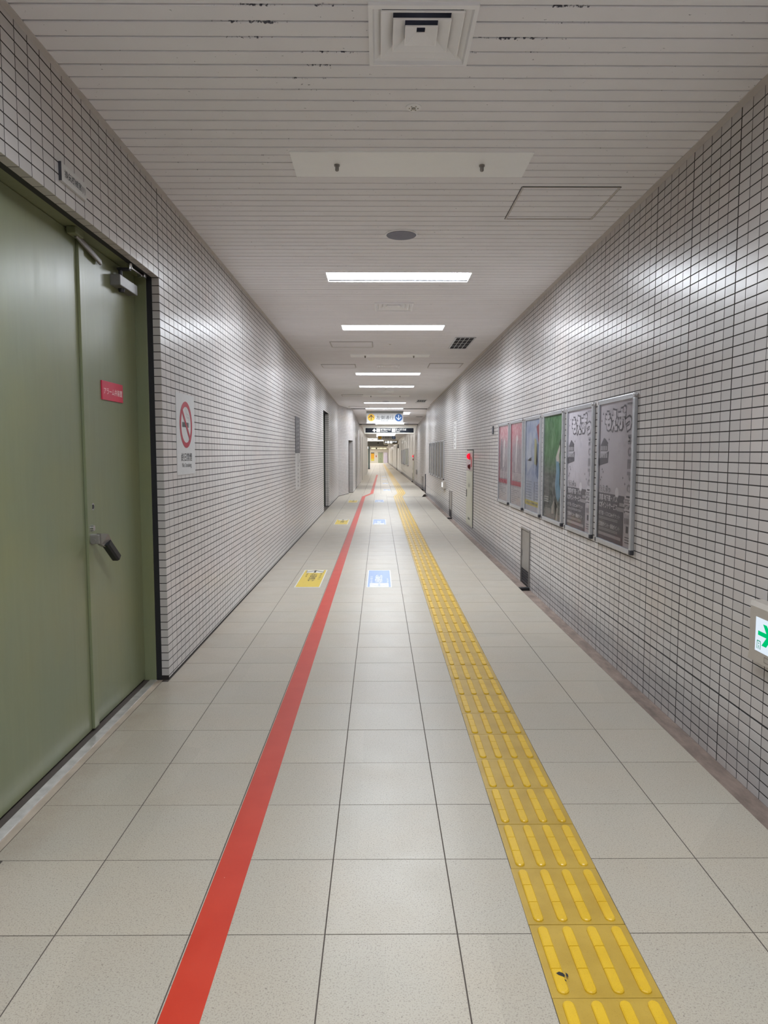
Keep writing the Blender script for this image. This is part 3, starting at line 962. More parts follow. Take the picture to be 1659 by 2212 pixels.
# ---- red stripe
rs = MB()
SP = [(-.515, -2.0), (-.515, 23.5), (-.27, 25.3), (-.16, 50)]
SW = .054
for (a, b) in zip(SP[:-1], SP[1:]):
    n = max(1, int((b[1] - a[1]) / 1.2))
    for k in range(n):
        p = [a[i] + (b[i] - a[i]) * k / n for i in (0, 1)]; q = [a[i] + (b[i] - a[i]) * (k + 1) / n for i in (0, 1)]
        for z in (.0014,):
            rs.quad((p[0] - SW, p[1], zf(p[1]) + z), (p[0] + SW, p[1], zf(p[1]) + z), (q[0] + SW, q[1], zf(q[1]) + z), (q[0] - SW, q[1], zf(q[1]) + z))
for sx in (-SW, SW): rs.quad((-.515 + sx, -2, 0), (-.515 + sx, 23.5, 0), (-.515 + sx, 23.5, .0014), (-.515 + sx, -2, .0014))
tag(rs.build('floor_stripe', M['stripe'], loc=(-.515, 2, 0)), 'red tape stripe dividing the floor lengthwise', 'floor stripe')

# ---- keep-left stickers
YEL, YINK, BLU = (206, 178, 56), (58, 54, 44), (100, 134, 184)
def sticker(x0, x1, y0, y1, blue, label):
    z = zf(y0) + .0012
    root = empty('floor_sticker', ((x0 + x1) / 2, (y0 + y1) / 2, zf(y0)), label, 'floor sticker', 'keep left floor stickers')
    B = Board((x0, y0, z), (1, 0, 0), (0, 1, 0), x1 - x0, y1 - y0)
    mb = MB(); mb.box((x0, y0, z - .001), (x1, y1, z)); mb.build('backing', flat((206, 206, 200), .35), root)
    col = BLU if blue else YEL
    mb = MB(); B.rect(mb, .04, .02, .96, .98, .0003); mb.build('colour_field', flat(col, .35), root)
    if not blue:
        mb = MB(); B.rect(mb, .14, .80, .86, .965, .0006); mb.build('arrow_panel', flat((206, 206, 200), .35), root)
        mb = MB()
        B.rect(mb, .455, .815, .545, .94, .0009)
        B.poly(mb, [(.5, .965), (.14, .86), (.14, .83), (.5, .935)], .0011); B.poly(mb, [(.5, .965), (.5, .935), (.86, .83), (.86, .86)], .0011)
        B.rect(mb, .125, .80, .14, .965, .0009); B.rect(mb, .86, .80, .875, .965, .0009)
        for i, ch in enumerate('左側通行'):
            B.text(mb, ch, .36, .66 - .112 * i, .66, .755 - .112 * i, .0009, .01)
        B.text(mb, 'Keep Left', .17, .56, .27, .78, .0009, 0, -90)
        for i, ch in enumerate('靠左侧行'): B.text(mb, ch, .76, .70 - .1 * i, .86, .765 - .1 * i, .0009)
        mb.build('lettering', flat(YINK), root)
    else:
        mb = MB(); B.rect(mb, .12, .02, .88, .22, .0006); mb.build('arrow_panel', flat((206, 206, 200), .35), root)
        mb = MB()
        for i, ch in enumerate('左側通行'):
            B.text(mb, ch, .33, .245 + .112 * i, .65, .345 + .112 * i, .0009, .01, 180)
        B.text(mb, 'Keep Left', .80, .24, .9, .48, .0009, 0, 90)
        for i, ch in enumerate('靠左侧行'): B.text(mb, ch, .13, .25 + .1 * i, .23, .315 + .1 * i, .0009, 0, 180)
        mb.build('lettering', flat((232, 234, 236)), root)
        mb = MB()
        B.rect(mb, .455, .06, .545, .19, .0009)
        B.poly(mb, [(.5, .04), (.5, .062), (.14, .15), (.14, .128)], .0011); B.poly(mb, [(.5, .04), (.86, .128), (.86, .15), (.5, .062)], .0011)
        mb.build('arrow', flat((176, 184, 196)), root)
    return root
where = ['nearest to the camera', 'second from the camera', 'third from the camera, just before the jog', 'fourth from the camera, past the jog', 'fifth from the camera, past the jog', 'sixth from the camera, far down the passage', 'seventh and farthest from the camera']
for i, (a, b) in enumerate(((7.62, 8.78), (14.37, 15.46), (20.65, 21.82))):
    sticker(-.925, -.645, a, b, False, 'yellow keep-left floor sticker with dark arrow, ' + where[i])
for i, (a, b) in enumerate(((7.62, 8.74), (14.36, 15.46), (20.7, 21.81), (27.0, 28.0), (33.6, 34.6), (40, 41), (45.6, 46.6))):
    x0 = -.14 if a < 23 else .15
    sticker(x0, x0 + .275, a, b, True, 'pale blue keep-left floor sticker with arrow, ' + where[i])

# ================================================================== CEILING FITTINGS
ordn = ['first', 'second', 'third', 'fourth', 'fifth', 'sixth', 'seventh', 'eighth', 'ninth', 'tenth', 'eleventh', 'twelfth', 'thirteenth', 'fourteenth', 'fifteenth']
def frame_ring(mb, x0, x1, y0, y1, z0, z1, t):
    mb.box((x0 - t, y0 - t, z0), (x0, y1 + t, z1)); mb.box((x1, y0 - t, z0), (x1 + t, y1 + t, z1))
    mb.box((x0, y0 - t, z0), (x1, y0, z1)); mb.box((x0, y1, z0), (x1, y1 + t, z1))
def lamp(x0, x1, y0, w_, label, m=None, lit=True, group=None, drop=0.0):
    z = zc(y0 + w_ / 2) - drop; y1 = y0 + w_
    root = empty('ceiling_lamp', ((x0 + x1) / 2, y0 + w_ / 2, z), label, 'ceiling lamp', group)
    if lit:
        mb = MB(); frame_ring(mb, x0, x1, y0, y1, z - .005, z + .004, .014); mb.build('frame', M['white'], root)
        mb = MB()
        h = .036
        for a, b in (((x0, y0), (x1, y0)), ((x1, y0), (x1, y1)), ((x1, y1), (x0, y1)), ((x0, y1), (x0, y0))):
            mb.quad((a[0], a[1], z + .002), (b[0], b[1], z + .002), (b[0], b[1], z + h), (a[0], a[1], z + h))
        mb.build('reflector', M['white'], root)
        mb = MB(); mb.quad((x0, y0, z + h - .001), (x0, y1, z + h - .001), (x1, y1, z + h - .001), (x1, y0, z + h - .001)); mb.build('diffuser', m or M['lamp'], root)
    else:
        mb = MB(); mb.box((x0 - .005, y0 - .002, z - .006), (x1 + .005, y1 + .002, z + .012), .002); mb.build('cover_panel', M['cover'], root)
        for bx in (-.235, .572):
            mb = MB(); c = (x0 + .475 + bx, y0 + w_ / 2 - .005)
            mb.cyl((c[0], c[1], z - .006), (c[0], c[1], z - .014), .016, .016, 12); mb.cyl((c[0], c[1], z - .014), (c[0], c[1], z - .034), .011, .011, 6)
            mb.dome((c[0], c[1], z - .034), (0, 0, -1), .011, .008, 10, 3)
            mb.build('wing_bolt', M['steel'], root, smooth=True)
    return root
il = iu = 0
for y, lit in LAMPS:
    if y < 2:
        lamp(LX0, LX1, y, LW, 'lit recessed ceiling lamp above and behind the camera' if y < 0 else 'lit recessed ceiling lamp just above the camera', None, True, 'lit ceiling lamps'); continue
    if lit:
        lamp(LX0, LX1, y, LW, 'lit long recessed ceiling lamp, %s lit one from the camera' % ordn[il], None, True, 'lit ceiling lamps'); il += 1
    else:
        lamp(LX0, LX1, y, LW, 'unlit lamp opening closed by a white panel with two bolts, %s from the camera' % ordn[iu], None, False, 'closed lamp panels'); iu += 1
for i, y in enumerate((27.0, 33.05)):
    lamp(-.17, 1.13, y, LW, 'lit ceiling lamp beyond the jog, %s past the bend' % ordn[i], None, True, 'lit ceiling lamps past the jog', .045)
for i, y in enumerate((37.5, 41, 44.5, 48, 51.5, 55)):
    lamp(-.2, 1.1, y, LW, 'lit ceiling lamp behind the black overhead sign, %s in that row' % ordn[i], M['lamp2'], True, 'lit ceiling lamps behind the black sign', .045)
for i, y in enumerate((62, 69, 80, 88, 95, 106, 114, 122, 129, 133, 136)):  # the last two lamps are added to brighten the end wall
    lamp(-2.6, 1.0, y, .5, 'lit hall lamp far down the passage, %s in a row whose last two are added' % ordn[i], M['lamp2'], True, 'lit hall lamps at the far end', .045)

# ---- square air diffusers: outer frame and three nested cones
def diffuser(y0, d, label):
    x0, x1 = DX0, DX0 + .41
    cx, cy = (x0 + x1) / 2, y0 + d / 2; z = zc(cy)
    root = empty('air_diffuser', (cx, cy, z), label, 'air vent', 'square air diffusers')
    def ring(mb, r0, z0, r1, z1, sy=1.0):
        P = lambda r, zz: [(cx - r, cy - r * sy, zz), (cx + r, cy - r * sy, zz), (cx + r, cy + r * sy, zz), (cx - r, cy + r * sy, zz)]
        a, b = P(r0, z0), P(r1, z1)
        for k in range(4): mb.quad(a[k], a[(k + 1) % 4], b[(k + 1) % 4], b[k])
        return mb
    R = d / 2
    mb = MB(); ring(mb, R, z + .002, R, z - .012); ring(mb, R, z - .012, R - .016, z - .016); ring(mb, R - .016, z - .016, R - .022, z - .004); ring(mb, R - .022, z - .004, R - .05, z + .012)
    mb.build('outer_frame', M['white'], root)
    for r in (R - .046, R - .092, R - .138):
        mb = MB(); ring(mb, r, z - .001, r, z - .007); ring(mb, r, z - .007, r - .004, z - .007); ring(mb, r - .004, z - .007, max(r - .046, .012), z + .017); ring(mb, r, z - .001, max(r - .044, .014), z + .0205)
        mb.build('cone', M['white'], root)
    mb = MB(); r = R - .05
    mb.quad((cx - r, cy - r, z + .075), (cx - r, cy + r, z + .075), (cx + r, cy + r, z + .075), (cx + r, cy - r, z + .075)); mb.build('duct_void', M['duct'], root)
    return root
for i, (y, d) in enumerate(DIFF):
    diffuser(y, d, ['large square white air diffuser at the top of the view', 'square white air diffuser between the first two lit lamps', 'third square air diffuser, behind the second closed lamp panel', 'fourth square air diffuser, far along the ceiling'][i])
# ---- detectors and speakers
def disc(name, x, y, r, h, m, label, cat, group=None):
    z = zc(y)
    root = empty(name, (x, y, z), label, cat, group)
    mb = MB(); mb.cyl((x, y, z + .002), (x, y, z - h * .6), r, r, 32); mb.cyl((x, y, z - h * .6), (x, y, z - h), r, r * .9, 32); mb.build('rim', M['white'] if m is M['speaker'] else m, root, smooth=True)
    if m is M['speaker']:
        mb = MB(); mb.cyl((x, y, z - h), (x, y, z - h - .003), r * .93, r * .9, 32); mb.build('mesh_cover', m, root, smooth=True)
    else:
        mb = MB(); mb.cyl((x, y, z - h), (x, y, z - h - .004), r * .28, r * .24, 16)
        for k in range(6):
            a = k * math.pi / 3
            mb.box((x + .55 * r * math.cos(a) - .003, y + .55 * r * math.sin(a) - .003, z - h - .002), (x + .55 * r * math.cos(a) + .003, y + .55 * r * math.sin(a) + .003, z - h))
        mb.build('sensor_core', M['steel'], root)
    return root
disc('sprinkler_cover', .16, 3.462, .036, .006, M['white'], 'small round white sprinkler cover in front of the closed lamp panel', 'sprinkler')
disc('ceiling_speaker', .162, 5.40, .118, .010, M['speaker'], 'round grey ceiling speaker before the first lit lamp', 'speaker', 'round ceiling speakers')
disc('ceiling_speaker', .2, 21.95, .118, .010, M['speaker'], 'round grey ceiling speaker far along the ceiling', 'speaker', 'round ceiling speakers')
disc('sprinkler_cover', .16, 10.75, .036, .006, M['white'], 'small round sprinkler cover behind the second lit lamp', 'sprinkler')
disc('sprinkler_cover', .16, 17.95, .036, .006, M['white'], 'small round sprinkler cover far along the ceiling', 'sprinkler')
# ---- access hatches: thin frames set in the slats
def hatch(x0, x1, y0, y1, label):
    z = zc((y0 + y1) / 2)
    root = empty('access_hatch', ((x0 + x1) / 2, (y0 + y1) / 2, z), label, 'ceiling hatch', 'ceiling access hatches')
    t = .011
    for lo, hi in (((x0, y0), (x0 + t, y1)), ((x1 - t, y0), (x1, y1)), ((x0 + t, y0), (x1 - t, y0 + t)), ((x0 + t, y1 - t), (x1 - t, y1))):
        mb = MB(); mb.box((lo[0], lo[1], z - .005), (hi[0], hi[1], z + .004)); mb.build('frame_rail', M['trim'], root)
    mb = MB(); g = .005
    for lo, hi in (((x0 - g, y0), (x0, y1)), ((x1, y0), (x1 + g, y1)), ((x0, y0 - g), (x1, y0)), ((x0, y1), (x1, y1 + g))):
        mb.box((lo[0], lo[1], z - .0015), (hi[0], hi[1], z + .004))
    mb.build('shadow_gap', M['dkmetal'], root)
hatch(.865, 1.462, 4.455, 5.055, 'square ceiling access hatch at right, beyond the closed lamp panel')
hatch(-.72, -.10, 10.53, 11.08, 'square ceiling access hatch left of the second closed lamp panel')
hatch(-1.06, -.44, 13.15, 13.7, 'square ceiling access hatch at left, beyond the second closed panel')
hatch(.91, 1.51, 13.0, 13.7, 'square ceiling access hatch at right, opposite another hatch')
hatch(-1.03, -.45, 19.6, 20.2, 'access hatch at the far left of the ceiling')
hatch(-1.03, -.35, 24.2, 24.7, 'access hatch at the left just before the jog')
# ---- dark return-air grilles
def airgrille(x0, x1, y0, y1, label, nx=4, ny=4):
    z = zc((y0 + y1) / 2)
    root = empty('air_grille', ((x0 + x1) / 2, (y0 + y1) / 2, z), label, 'air vent', 'dark return air grilles')
    mb = MB(); frame_ring(mb, x0, x1, y0, y1, z - .008, z + .004, .022); mb.build('frame', M['alu'], root)
    mb = MB(); mb.quad((x0, y0, z - .001), (x0, y1, z - .001), (x1, y1, z - .001), (x1, y0, z - .001)); mb.build('void', M['grille'], root)
    for i in range(1, nx): mb = MB(); x = x0 + (x1 - x0) * i / nx; mb.box((x - .004, y0, z - .006), (x + .004, y1, z - .002)); mb.build('grille_bar', M['alu'], root)
    for i in range(1, ny): mb = MB(); y = y0 + (y1 - y0) * i / ny; mb.box((x0, y - .007, z - .006), (x1, y + .007, z - .002)); mb.build('grille_bar', M['alu'], root)
airgrille(1.085, 1.33, 10.13, 11.18, 'dark square-mesh air grille at right of the second lit lamp')
airgrille(1.15, 1.40, 21.4, 22.6, 'dark air grille at the right far along the ceiling')
airgrille(1.50, 1.74, 29.0, 29.6, 'small dark air grille on the sloping ceiling past the jog', 2, 2)
diffuser(28.6, .42, 'air diffuser on the sloping ceiling, right of the keep-left sign').location.x = .98

# ================================================================== SIGNS
# ---- no smoking sign on the left wall
y0, y1, z0, z1 = 4.785, 5.25, 1.302, 1.858
ns = empty('no_smoking_sign', (XL, (y0 + y1) / 2, z0), 'white no smoking plate beside the near green door', 'sign')
mb = MB(); mb.box((XL, y0, z0), (XL + .003, y1, z1)); mb.build('plate', flat((198, 198, 198), .4), ns)
B = Board((XL + .003, y0, z0), (0, 1, 0), (0, 0, 1), y1 - y0, z1 - z0)
cx, cz = .51, .62
mb = MB(); B.circ(mb, cx, cz, .345, .0009, 40, .775)
B.poly(mb, [(cx - .262, cz + .185), (cx - .215, cz + .222), (cx + .262, cz - .185), (cx + .215, cz - .222)], .0014); mb.build('prohibition_ring', flat((160, 34, 54)), ns)
mb = MB(); B.rect(mb, cx - .21, cz - .032, cx + .14, cz + .03, .0005); mb.build('cigarette', flat((64, 70, 70)), ns)
mb = MB(); B.rect(mb, cx + .14, cz - .032, cx + .20, cz + .03, .0005); B.rect(mb, cx + .155, cz + .05, cx + .185, cz + .10, .0005); mb.build('cigarette_tip', flat((172, 176, 176)), ns)
mb = MB()
def stroke(mb, B, pts, th, d):
    for (a, b) in zip(pts[:-1], pts[1:]):
        dx, dy = (b[0] - a[0]) * B.W, (b[1] - a[1]) * B.H; L = math.hypot(dx, dy) or 1; nx, ny = -dy / L * th / B.W, dx / L * th / B.H
        B.poly(mb, [(a[0] + nx, a[1] + ny), (a[0] - nx, a[1] - ny), (b[0] - nx, b[1] - ny), (b[0] + nx, b[1] + ny)], d)
stroke(mb, B, [(cx - .01, cz + .23), (cx - .02, cz + .20), (cx + .0, cz + .17), (cx + .03, cz + .14), (cx + .05, cz + .12)], .0016, .0007)
stroke(mb, B, [(cx + .05, cz + .215), (cx + .04, cz + .19), (cx + .07, cz + .16), (cx + .08, cz + .135), (cx + .14, cz + .125), (cx + .15, cz + .10), (cx + .12, cz + .085), (cx + .05, cz + .10), (cx + .05, cz + .12)], .0016, .0007)
mb.build('smoke_outline', flat((120, 124, 124)), ns)
mb = MB(); B.text(mb, '終日禁煙', .21, .165, .81, .27, .0008, .006); B.text(mb, 'No Smoking', .26, .075, .77, .145, .0008, .0); mb.build('lettering', flat((38, 38, 40)), ns)
# ---- room name plate over the door
y0, y1, z0, z1 = 3.128, 3.388, 2.602, 2.678
nb = empty('room_nameplate', (XL, (y0 + y1) / 2, z0), 'small white room name plate above the near green door', 'sign')
mb = MB(); mb.box((XL, y0, z0), (XL + .012, y1, z1), .001); mb.build('plate', flat((196, 194, 190), .35), nb)
mb = MB(); mb.box((XL, y0 - .0015, z0 - .001), (XL + .0125, y0 + .001, z1 + .001)); mb.build('dark_end_side', M['dkmetal'], nb)  # thin dark layer over the near side of the plate
B = Board((XL + .012, y0, z0), (0, 1, 0), (0, 0, 1), y1 - y0, z1 - z0)
mb = MB(); B.text(mb, '換気機械室(1)', .12, .24, .94, .74, .0008, .012); mb.build('lettering', flat((44, 44, 48)), nb)
# ---- red plate on the door
y0, y1, z0, z1 = 3.896, 4.206, 1.741, 1.844
rp = empty('door_plate', (RX, (y0 + y1) / 2, z0), 'red plastic plate with white lettering on the near green door', 'sign')
mb = MB(); mb.box((RX, y0, z0), (RX + .007, y1, z1), .0008); mb.build('plate', mat('red_plate', (206, 44, 76), .3), rp)
B = Board((RX + .007, y0, z0), (0, 1, 0), (0, 0, 1), y1 - y0, z1 - z0)
mb = MB(); B.text(mb, 'アラーム弁装置', .07, .30, .95, .66, .0008, .01); mb.build('lettering', flat((240, 208, 208)), rp)
# ---- two stacked panels farther along the left wall
for (z0, z1, col, ink, lab) in ((1.442, 2.035, (88, 86, 92), (176, 174, 178), 'grey wall panel with pale vertical lettering, upper of the two on the left wall'), (.845, 1.44, (214, 212, 210), (120, 118, 120), 'pale wall panel with faint vertical marks, under the grey panel')):
    y0, y1 = 11.54, 12.15
    wp = empty('wall_panel', (XL, (y0 + y1) / 2, z0), lab, 'sign')
    mb = MB(); mb.box((XL, y0, z0), (XL + .008, y1, z1)); mb.build('plate', flat(col, .4), wp)
    B = Board((XL + .008, y0, z0), (0, 1, 0), (0, 0, 1), y1 - y0, z1 - z0); mb = MB()
    if col[0] < 150:
        for k, (a, b) in enumerate(((.08, .14), (.4, .5), (.62, .72))): 
            for j in range(7): B.rect(mb, a, .1 + .12 * j + .02 * k, b, .17 + .12 * j + .01 * k, .001)
    else:
        B.circ(mb, .5, .84, .14, .001, 24, .85); B.circ(mb, .75, .78, .05, .001, 16)
        for j in range(6): B.rect(mb, .40, .08 + .11 * j, .56, .13 + .11 * j, .001)
    mb.build('faded_marks', flat(ink), wp)
# ---- tall white notice on the right wall
y0, y1, z0, z1 = 15.7, 16.18, 1.53, 2.14
wn_ = empty('wall_notice', (XR, (y0 + y1) / 2, z0), 'tall white notice on the right wall between the two poster rows', 'sign')
mb = MB(); mb.box((XR - .006, y0, z0), (XR, y1, z1)); mb.build('plate', flat((226, 224, 222), .4), wn_)
B = Board((XR - .006, y1, z0), (0, -1, 0), (0, 0, 1), y1 - y0, z1 - z0)
mb = MB()
for j in range(6): B.rect(mb, .38, .07 + .15 * j, .62, .15 + .15 * j, .001)
mb.build('faded_marks', flat((120, 118, 118)), wn_)
# ---- small grey sensor plate
sn = empty('wall_sensor', (XR, 10.61, 1.72), 'small slim grey plate high on the wall before the farthest near poster', 'wall plate')
mb = MB(); mb.box((XR - .012, 10.56, 1.722), (XR, 10.66, 1.842), .003); mb.build('body', M['dkmetal'], sn)
mb = MB(); mb.box((XR - .014, 10.59, 1.745), (XR - .012, 10.63, 1.815)); mb.build('face', M['speaker'], sn)

# ---- hanging keep-left signs
def keepleft(x0, x1, Y, zt, zb, ztop, label):
    root = empty('keep_left_sign', ((x0 + x1) / 2, Y, zb), label, 'hanging sign', 'hanging keep left signs')
    mb = MB(); mb.box((x0 - .01, Y - .02, zt), (x1 + .01, Y + .03, ztop), .004); mb.build('hanger_plate', M['greybeam'], root)
    mb = MB(); mb.box((x0, Y - .035, zb), (x1, Y + .035, zt), .006); mb.build('panel', flat((204, 204, 203), .4), root)
    mb = MB(); mb.box((x0 - .005, Y - .04, zb - .015), (x1 + .005, Y + .04, zb + .012)); mb.build('bottom_rail', M['white'], root)
    B = Board((x0, Y - .035, zb), (1, 0, 0), (0, 0, 1), x1 - x0, zt - zb); k = (x1 - x0) / (zt - zb)
    cz = .56; ra = .098
    mb = MB(); B.circ(mb, .125, cz, ra, .002); mb.build('yellow_disc', flat((238, 186, 44)), root)
    mb = MB(); B.circ(mb, .875, cz, ra * 1.05, .002); mb.build('blue_disc', flat((34, 92, 158)), root)
    mb = MB(); B.arrow(mb, .125, cz, .072, .072 * k, .004, 1, .26); mb.build('up_arrow', flat((52, 46, 34)), root)
    mb = MB(); B.arrow(mb, .875, cz, .072, .072 * k, .004, -1, .24); mb.build('down_arrow', flat((226, 234, 240)), root)
    mb = MB(); B.text(mb, '左側通行', .265, .36, .74, .75, .003, .012); B.text(mb, 'Keep Left', .40, .16, .59, .28, .003)
    B.text(mb, 'ひだりがわつうこう', .28, .80, .72, .87, .003)
    mb.build('lettering', flat((84, 84, 86)), root)
keepleft(-.466, .873, 26.3, 2.878, 2.524, 2.966, 'white hanging keep-left sign with yellow and blue discs, the nearer one')
keepleft(-.13, 1.27, 55.0, 2.75, 2.40, 2.85, 'white hanging keep-left sign behind the black sign, the farther one')
# ---- wide black overhead sign spanning the passage
YS = 34.0
bs = empty('overhead_sign', (.43, YS, 2.33), 'wide lit black direction sign in a pale housing across the passage', 'hanging sign')
mb = MB()
q = [(XL2 + .12, 2.775), (1.80, 2.775), (1.66, 2.335), (-.70, 2.335)]
f_ = [(x, YS, z) for x, z in q]
mb.prism(f_[::-1], (0, .5, 0)); mb.build('housing', M['cream'], bs)
mb = MB(); mb.box((XL2, YS - .02, 2.765), (XR2, YS + .55, 2.80)); mb.build('top_shadow_strip', M['dkmetal'], bs)  # dark box gives the shadow line between housing and ceiling as colour
mb = MB(); mb.box((-.655, YS - .012, 2.385), (1.62, YS, 2.60)); mb.build('black_face', mat('sign_black', (26, 32, 42), .3), bs)
B = Board((-.655, YS - .012, 2.385), (1, 0, 0), (0, 0, 1), 2.275, .215)
W_ = glow((255, 255, 252), 1.6)
mb = MB()
B.poly(mb, [(.145, .45), (.182, .88), (.219, .45), (.219, .30), (.196, .52), (.196, .14), (.168, .14), (.168, .52), (.145, .30)], .003)
for a in (.228, .548): B.rect(mb, a, .12, a + .074, .88, .003)
B.text(mb, '地下鉄のりば', .312, .44, .525, .88, .003, .02); B.text(mb, 'Subway Line', .312, .14, .46, .36, .003, .02)
B.text(mb, 'きっぷうりば', .632, .44, .845, .88, .003, .02); B.text(mb, 'Tickets', .632, .14, .715, .36, .003, .02)
mb.build('lit_lettering', W_, bs)
mb = MB()
for a in (.252, .585): B.rect(mb, a, .38, a + .016, .52, .005)
mb.build('pictogram', flat((40, 44, 52)), bs)
# ---- second black sign, turned left
Y2 = 62.0; s = Y2 / 1552.0
b2 = empty('overhead_sign', (.95, Y2, 2.0), 'smaller lit black sign with a left arrow, farther down the passage', 'hanging sign')
X2 = lambda px: (px - 819.5) * s
Z2 = lambda py: EYE + (977 - py) * s
mb = MB(); mb.prism([(X2(828), Y2, Z2(950)), (X2(861), Y2, Z2(950)), (X2(860), Y2, Z2(960.3)), (X2(829.5), Y2, Z2(960.3))], (0, .4, 0)); mb.build('housing', M['cream'], b2)
mb = MB(); mb.box((X2(830.8), Y2 - .012, Z2(958.2)), (X2(858.8), Y2, Z2(952.2))); mb.build('black_face', mat('sign_black_far', (28, 28, 30), .4), b2)
B = Board((X2(830.8), Y2 - .012, Z2(958.2)), (1, 0, 0), (0, 0, 1), X2(858.8) - X2(830.8), 6 * s)
mb = MB(); B.poly(mb, [(.02, .5), (.10, .95), (.10, .65), (.17, .65), (.17, .35), (.10, .35), (.10, .05)], .004)
for a in (.2, .42): B.rect(mb, a, .1, a + .17, .9, .004)
B.text(mb, 'のりば', .62, .4, .94, .92, .004, .02); mb.build('lit_lettering', W_, b2)
mb = MB(); mb.box((X2(841), Y2 + .1, Z2(950)), (X2(848), Y2 + .2, zc(Y2))); mb.build('hanger', M['cream'], b2)

# ---- green exit light low on the right wall at the frame edge
ex = empty('exit_light', (XR, 2.86, .55), 'beige exit guide light with green arrow at the right picture edge', 'exit light', 'exit guide lights')
def exit_body(root, yn, yf, zb, zt, dep, detail):
    xf = XR - dep; c = .02
    mb = MB()
    O = [(yf, zt), (yn, zt), (yn, zb + .03), (yn + .03 if not detail else yn, zb), (yf - .012, zb), (yf, zb + .032)]
    I = [(yf - c, zt - c), (yn + c, zt - c), (yn + c, zb + .012), (yn + c, zb + .004), (yf - .012, zb + .002), (yf - c, zb + .03)]
    i = len(mb.v); n = len(O)
    mb.v += [(XR, y, z) for y, z in O] + [(xf + .012, y, z) for y, z in O] + [(xf, y, z) for y, z in I]
    for j in range(2):
        for k in range(n): mb.f.append((i + j * n + k, i + j * n + (k + 1) % n, i + (j + 1) * n + (k + 1) % n, i + (j + 1) * n + k))
    mb.f.append(tuple(i + 2 * n + k for k in range(n)))
    mb.build('housing', M['beige2'], root)
    return xf
xf = exit_body(ex, 2.68, 3.085, .553, .812, .062, True)
B = Board((xf, 3.014, .606), (0, -1, 0), (0, 0, 1), .30, .146)
mb = MB(); mb.box((xf - .0015, 2.714, .606), (xf, 3.014, .752)); mb.build('screen', glow((226, 238, 250), 1.0), ex)
GR = glow((0, 200, 120), .95)
mb = MB()
B.rect(mb, .075, .49, .62, .62, .0024)
B.poly(mb, [(.20, .86), (.30, .86), (.42, .60), (.30, .60)][::-1], .0028)
B.poly(mb, [(.18, .22), (.30, .22), (.42, .50), (.30, .50)], .0028)
B.poly(mb, [(.58, .88), (.80, .555), (.58, .23), (.50, .23), (.66, .555), (.50, .88)][::-1], .0026)
mb.build('green_arrow', GR, ex)
mb = MB()
stroke(mb, B, [(.06, .08), (.06, .32), (.15, .32), (.15, .08)], .0022, .0026); stroke(mb, B, [(.09, .08), (.105, .2), (.12, .08)], .0014, .0026); B.circ(mb, .105, .25, .012, .0026, 10)
mb.build('door_pictogram', glow((60, 170, 140), .8), ex)
B2_ = Board((xf, 3.085, .553), (0, -1, 0), (0, 0, 1), .405, .259)
mb = MB()
stroke(mb, B2_, [(.36, .07), (.36, .155), (.47, .155), (.47, .07), (.36, .07)], .0012, .001)
stroke(mb, B2_, [(.50, .07), (.50, .155), (.61, .155), (.61, .07), (.50, .07)], .0012, .001)
mb.build('rating_marks', flat((120, 110, 100)), ex)
# farther exit light under the second poster row
e2 = empty('exit_light', (XR, 18.35, .5), 'small lit exit guide light under the second poster row', 'exit light', 'exit guide lights')
xf = exit_body(e2, 18.1, 18.72, .505, .715, .06, False)
mb = MB(); mb.box((xf - .0015, 18.3, .56), (xf, 18.62, .68)); mb.build('screen', glow((246, 250, 255), 1.3), e2)

# ================================================================== WALL CABINETS
def hydrant(yn, yf, z0, zs, z1, X, label):
    root = empty('hydrant_cabinet', (X, (yn + yf) / 2, z0), label, 'fire hydrant cabinet', 'fire hydrant cabinets')
    mb = MB(); mb.box((X - .012, yn, z0), (X + .03, yf, z1), .002); mb.build('frame', M['beige'], root)
    mb = MB(); mb.box((X - .010, yn - .012, z0 - .01), (X + .03, yn, z1 + .01)); mb.build('edge_shadow_strip', M['dkmetal'], root)  # dark solid strip stands in for the shadow gap beside the frame
    mb = MB(); mb.box((X - .018, yn + .06, zs + .02), (X - .012, yf - .03, z1 - .03), .001); mb.build('upper_panel', mat('greyed_pink_panel', (188, 170, 172), .45), root)
    mb = MB(); mb.box((X - .018, yn + .03, z0 + .03), (X - .012, yf - .03, zs - .01), .001); mb.build('door', M['beige'], root)
    ym = (yn + yf) / 2
    mb = MB(); mb.cyl((X - .018, ym - .1, z1 - .11), (X - .030, ym - .1, z1 - .11), .066, .06, 20); mb.build('lamp_base', M['darkred'], root, smooth=True)
    mb = MB(); mb.dome((X - .030, ym - .1, z1 - .11), (-1, 0, 0), .055, .05, 18, 5); mb.build('lamp_lens', M['redlamp'], root, smooth=True)
    mb = MB(); mb.cyl((X - .018, ym - .1, zs + .1), (X - .042, ym - .1, zs + .1), .07, .045, 20); mb.dome((X - .042, ym - .1, zs + .1), (-1, 0, 0), .045, .022, 18, 4); mb.build('alarm_button', M['darkred'], root, smooth=True)
    mb = MB(); mb.box((X - .02, yn + .09, zs + .09), (X - .016, yn + .20, z1 - .12)); mb.build('red_label', M['red'], root)
    mb = MB(); mb.box((X - .024, yf - .14, z0 + .52), (X - .016, yf - .07, z0 + .66), .002); mb.build('handle_recess', M['black'], root)
    B = Board((X - .018, yf - .03, z0 + .03), (0, -1, 0), (0, 0, 1), yf - yn - .06, zs - z0 - .04)
    mb = MB(); B.text(mb, '消火栓', .3, .70, .62, .79, .001, 0); mb.build('lettering', flat((150, 148, 136)), root)
    mb = MB(); B.rect(mb, .34, .08, .66, .125, .001); mb.build('label_plate', flat((70, 74, 58)), root)
    return root
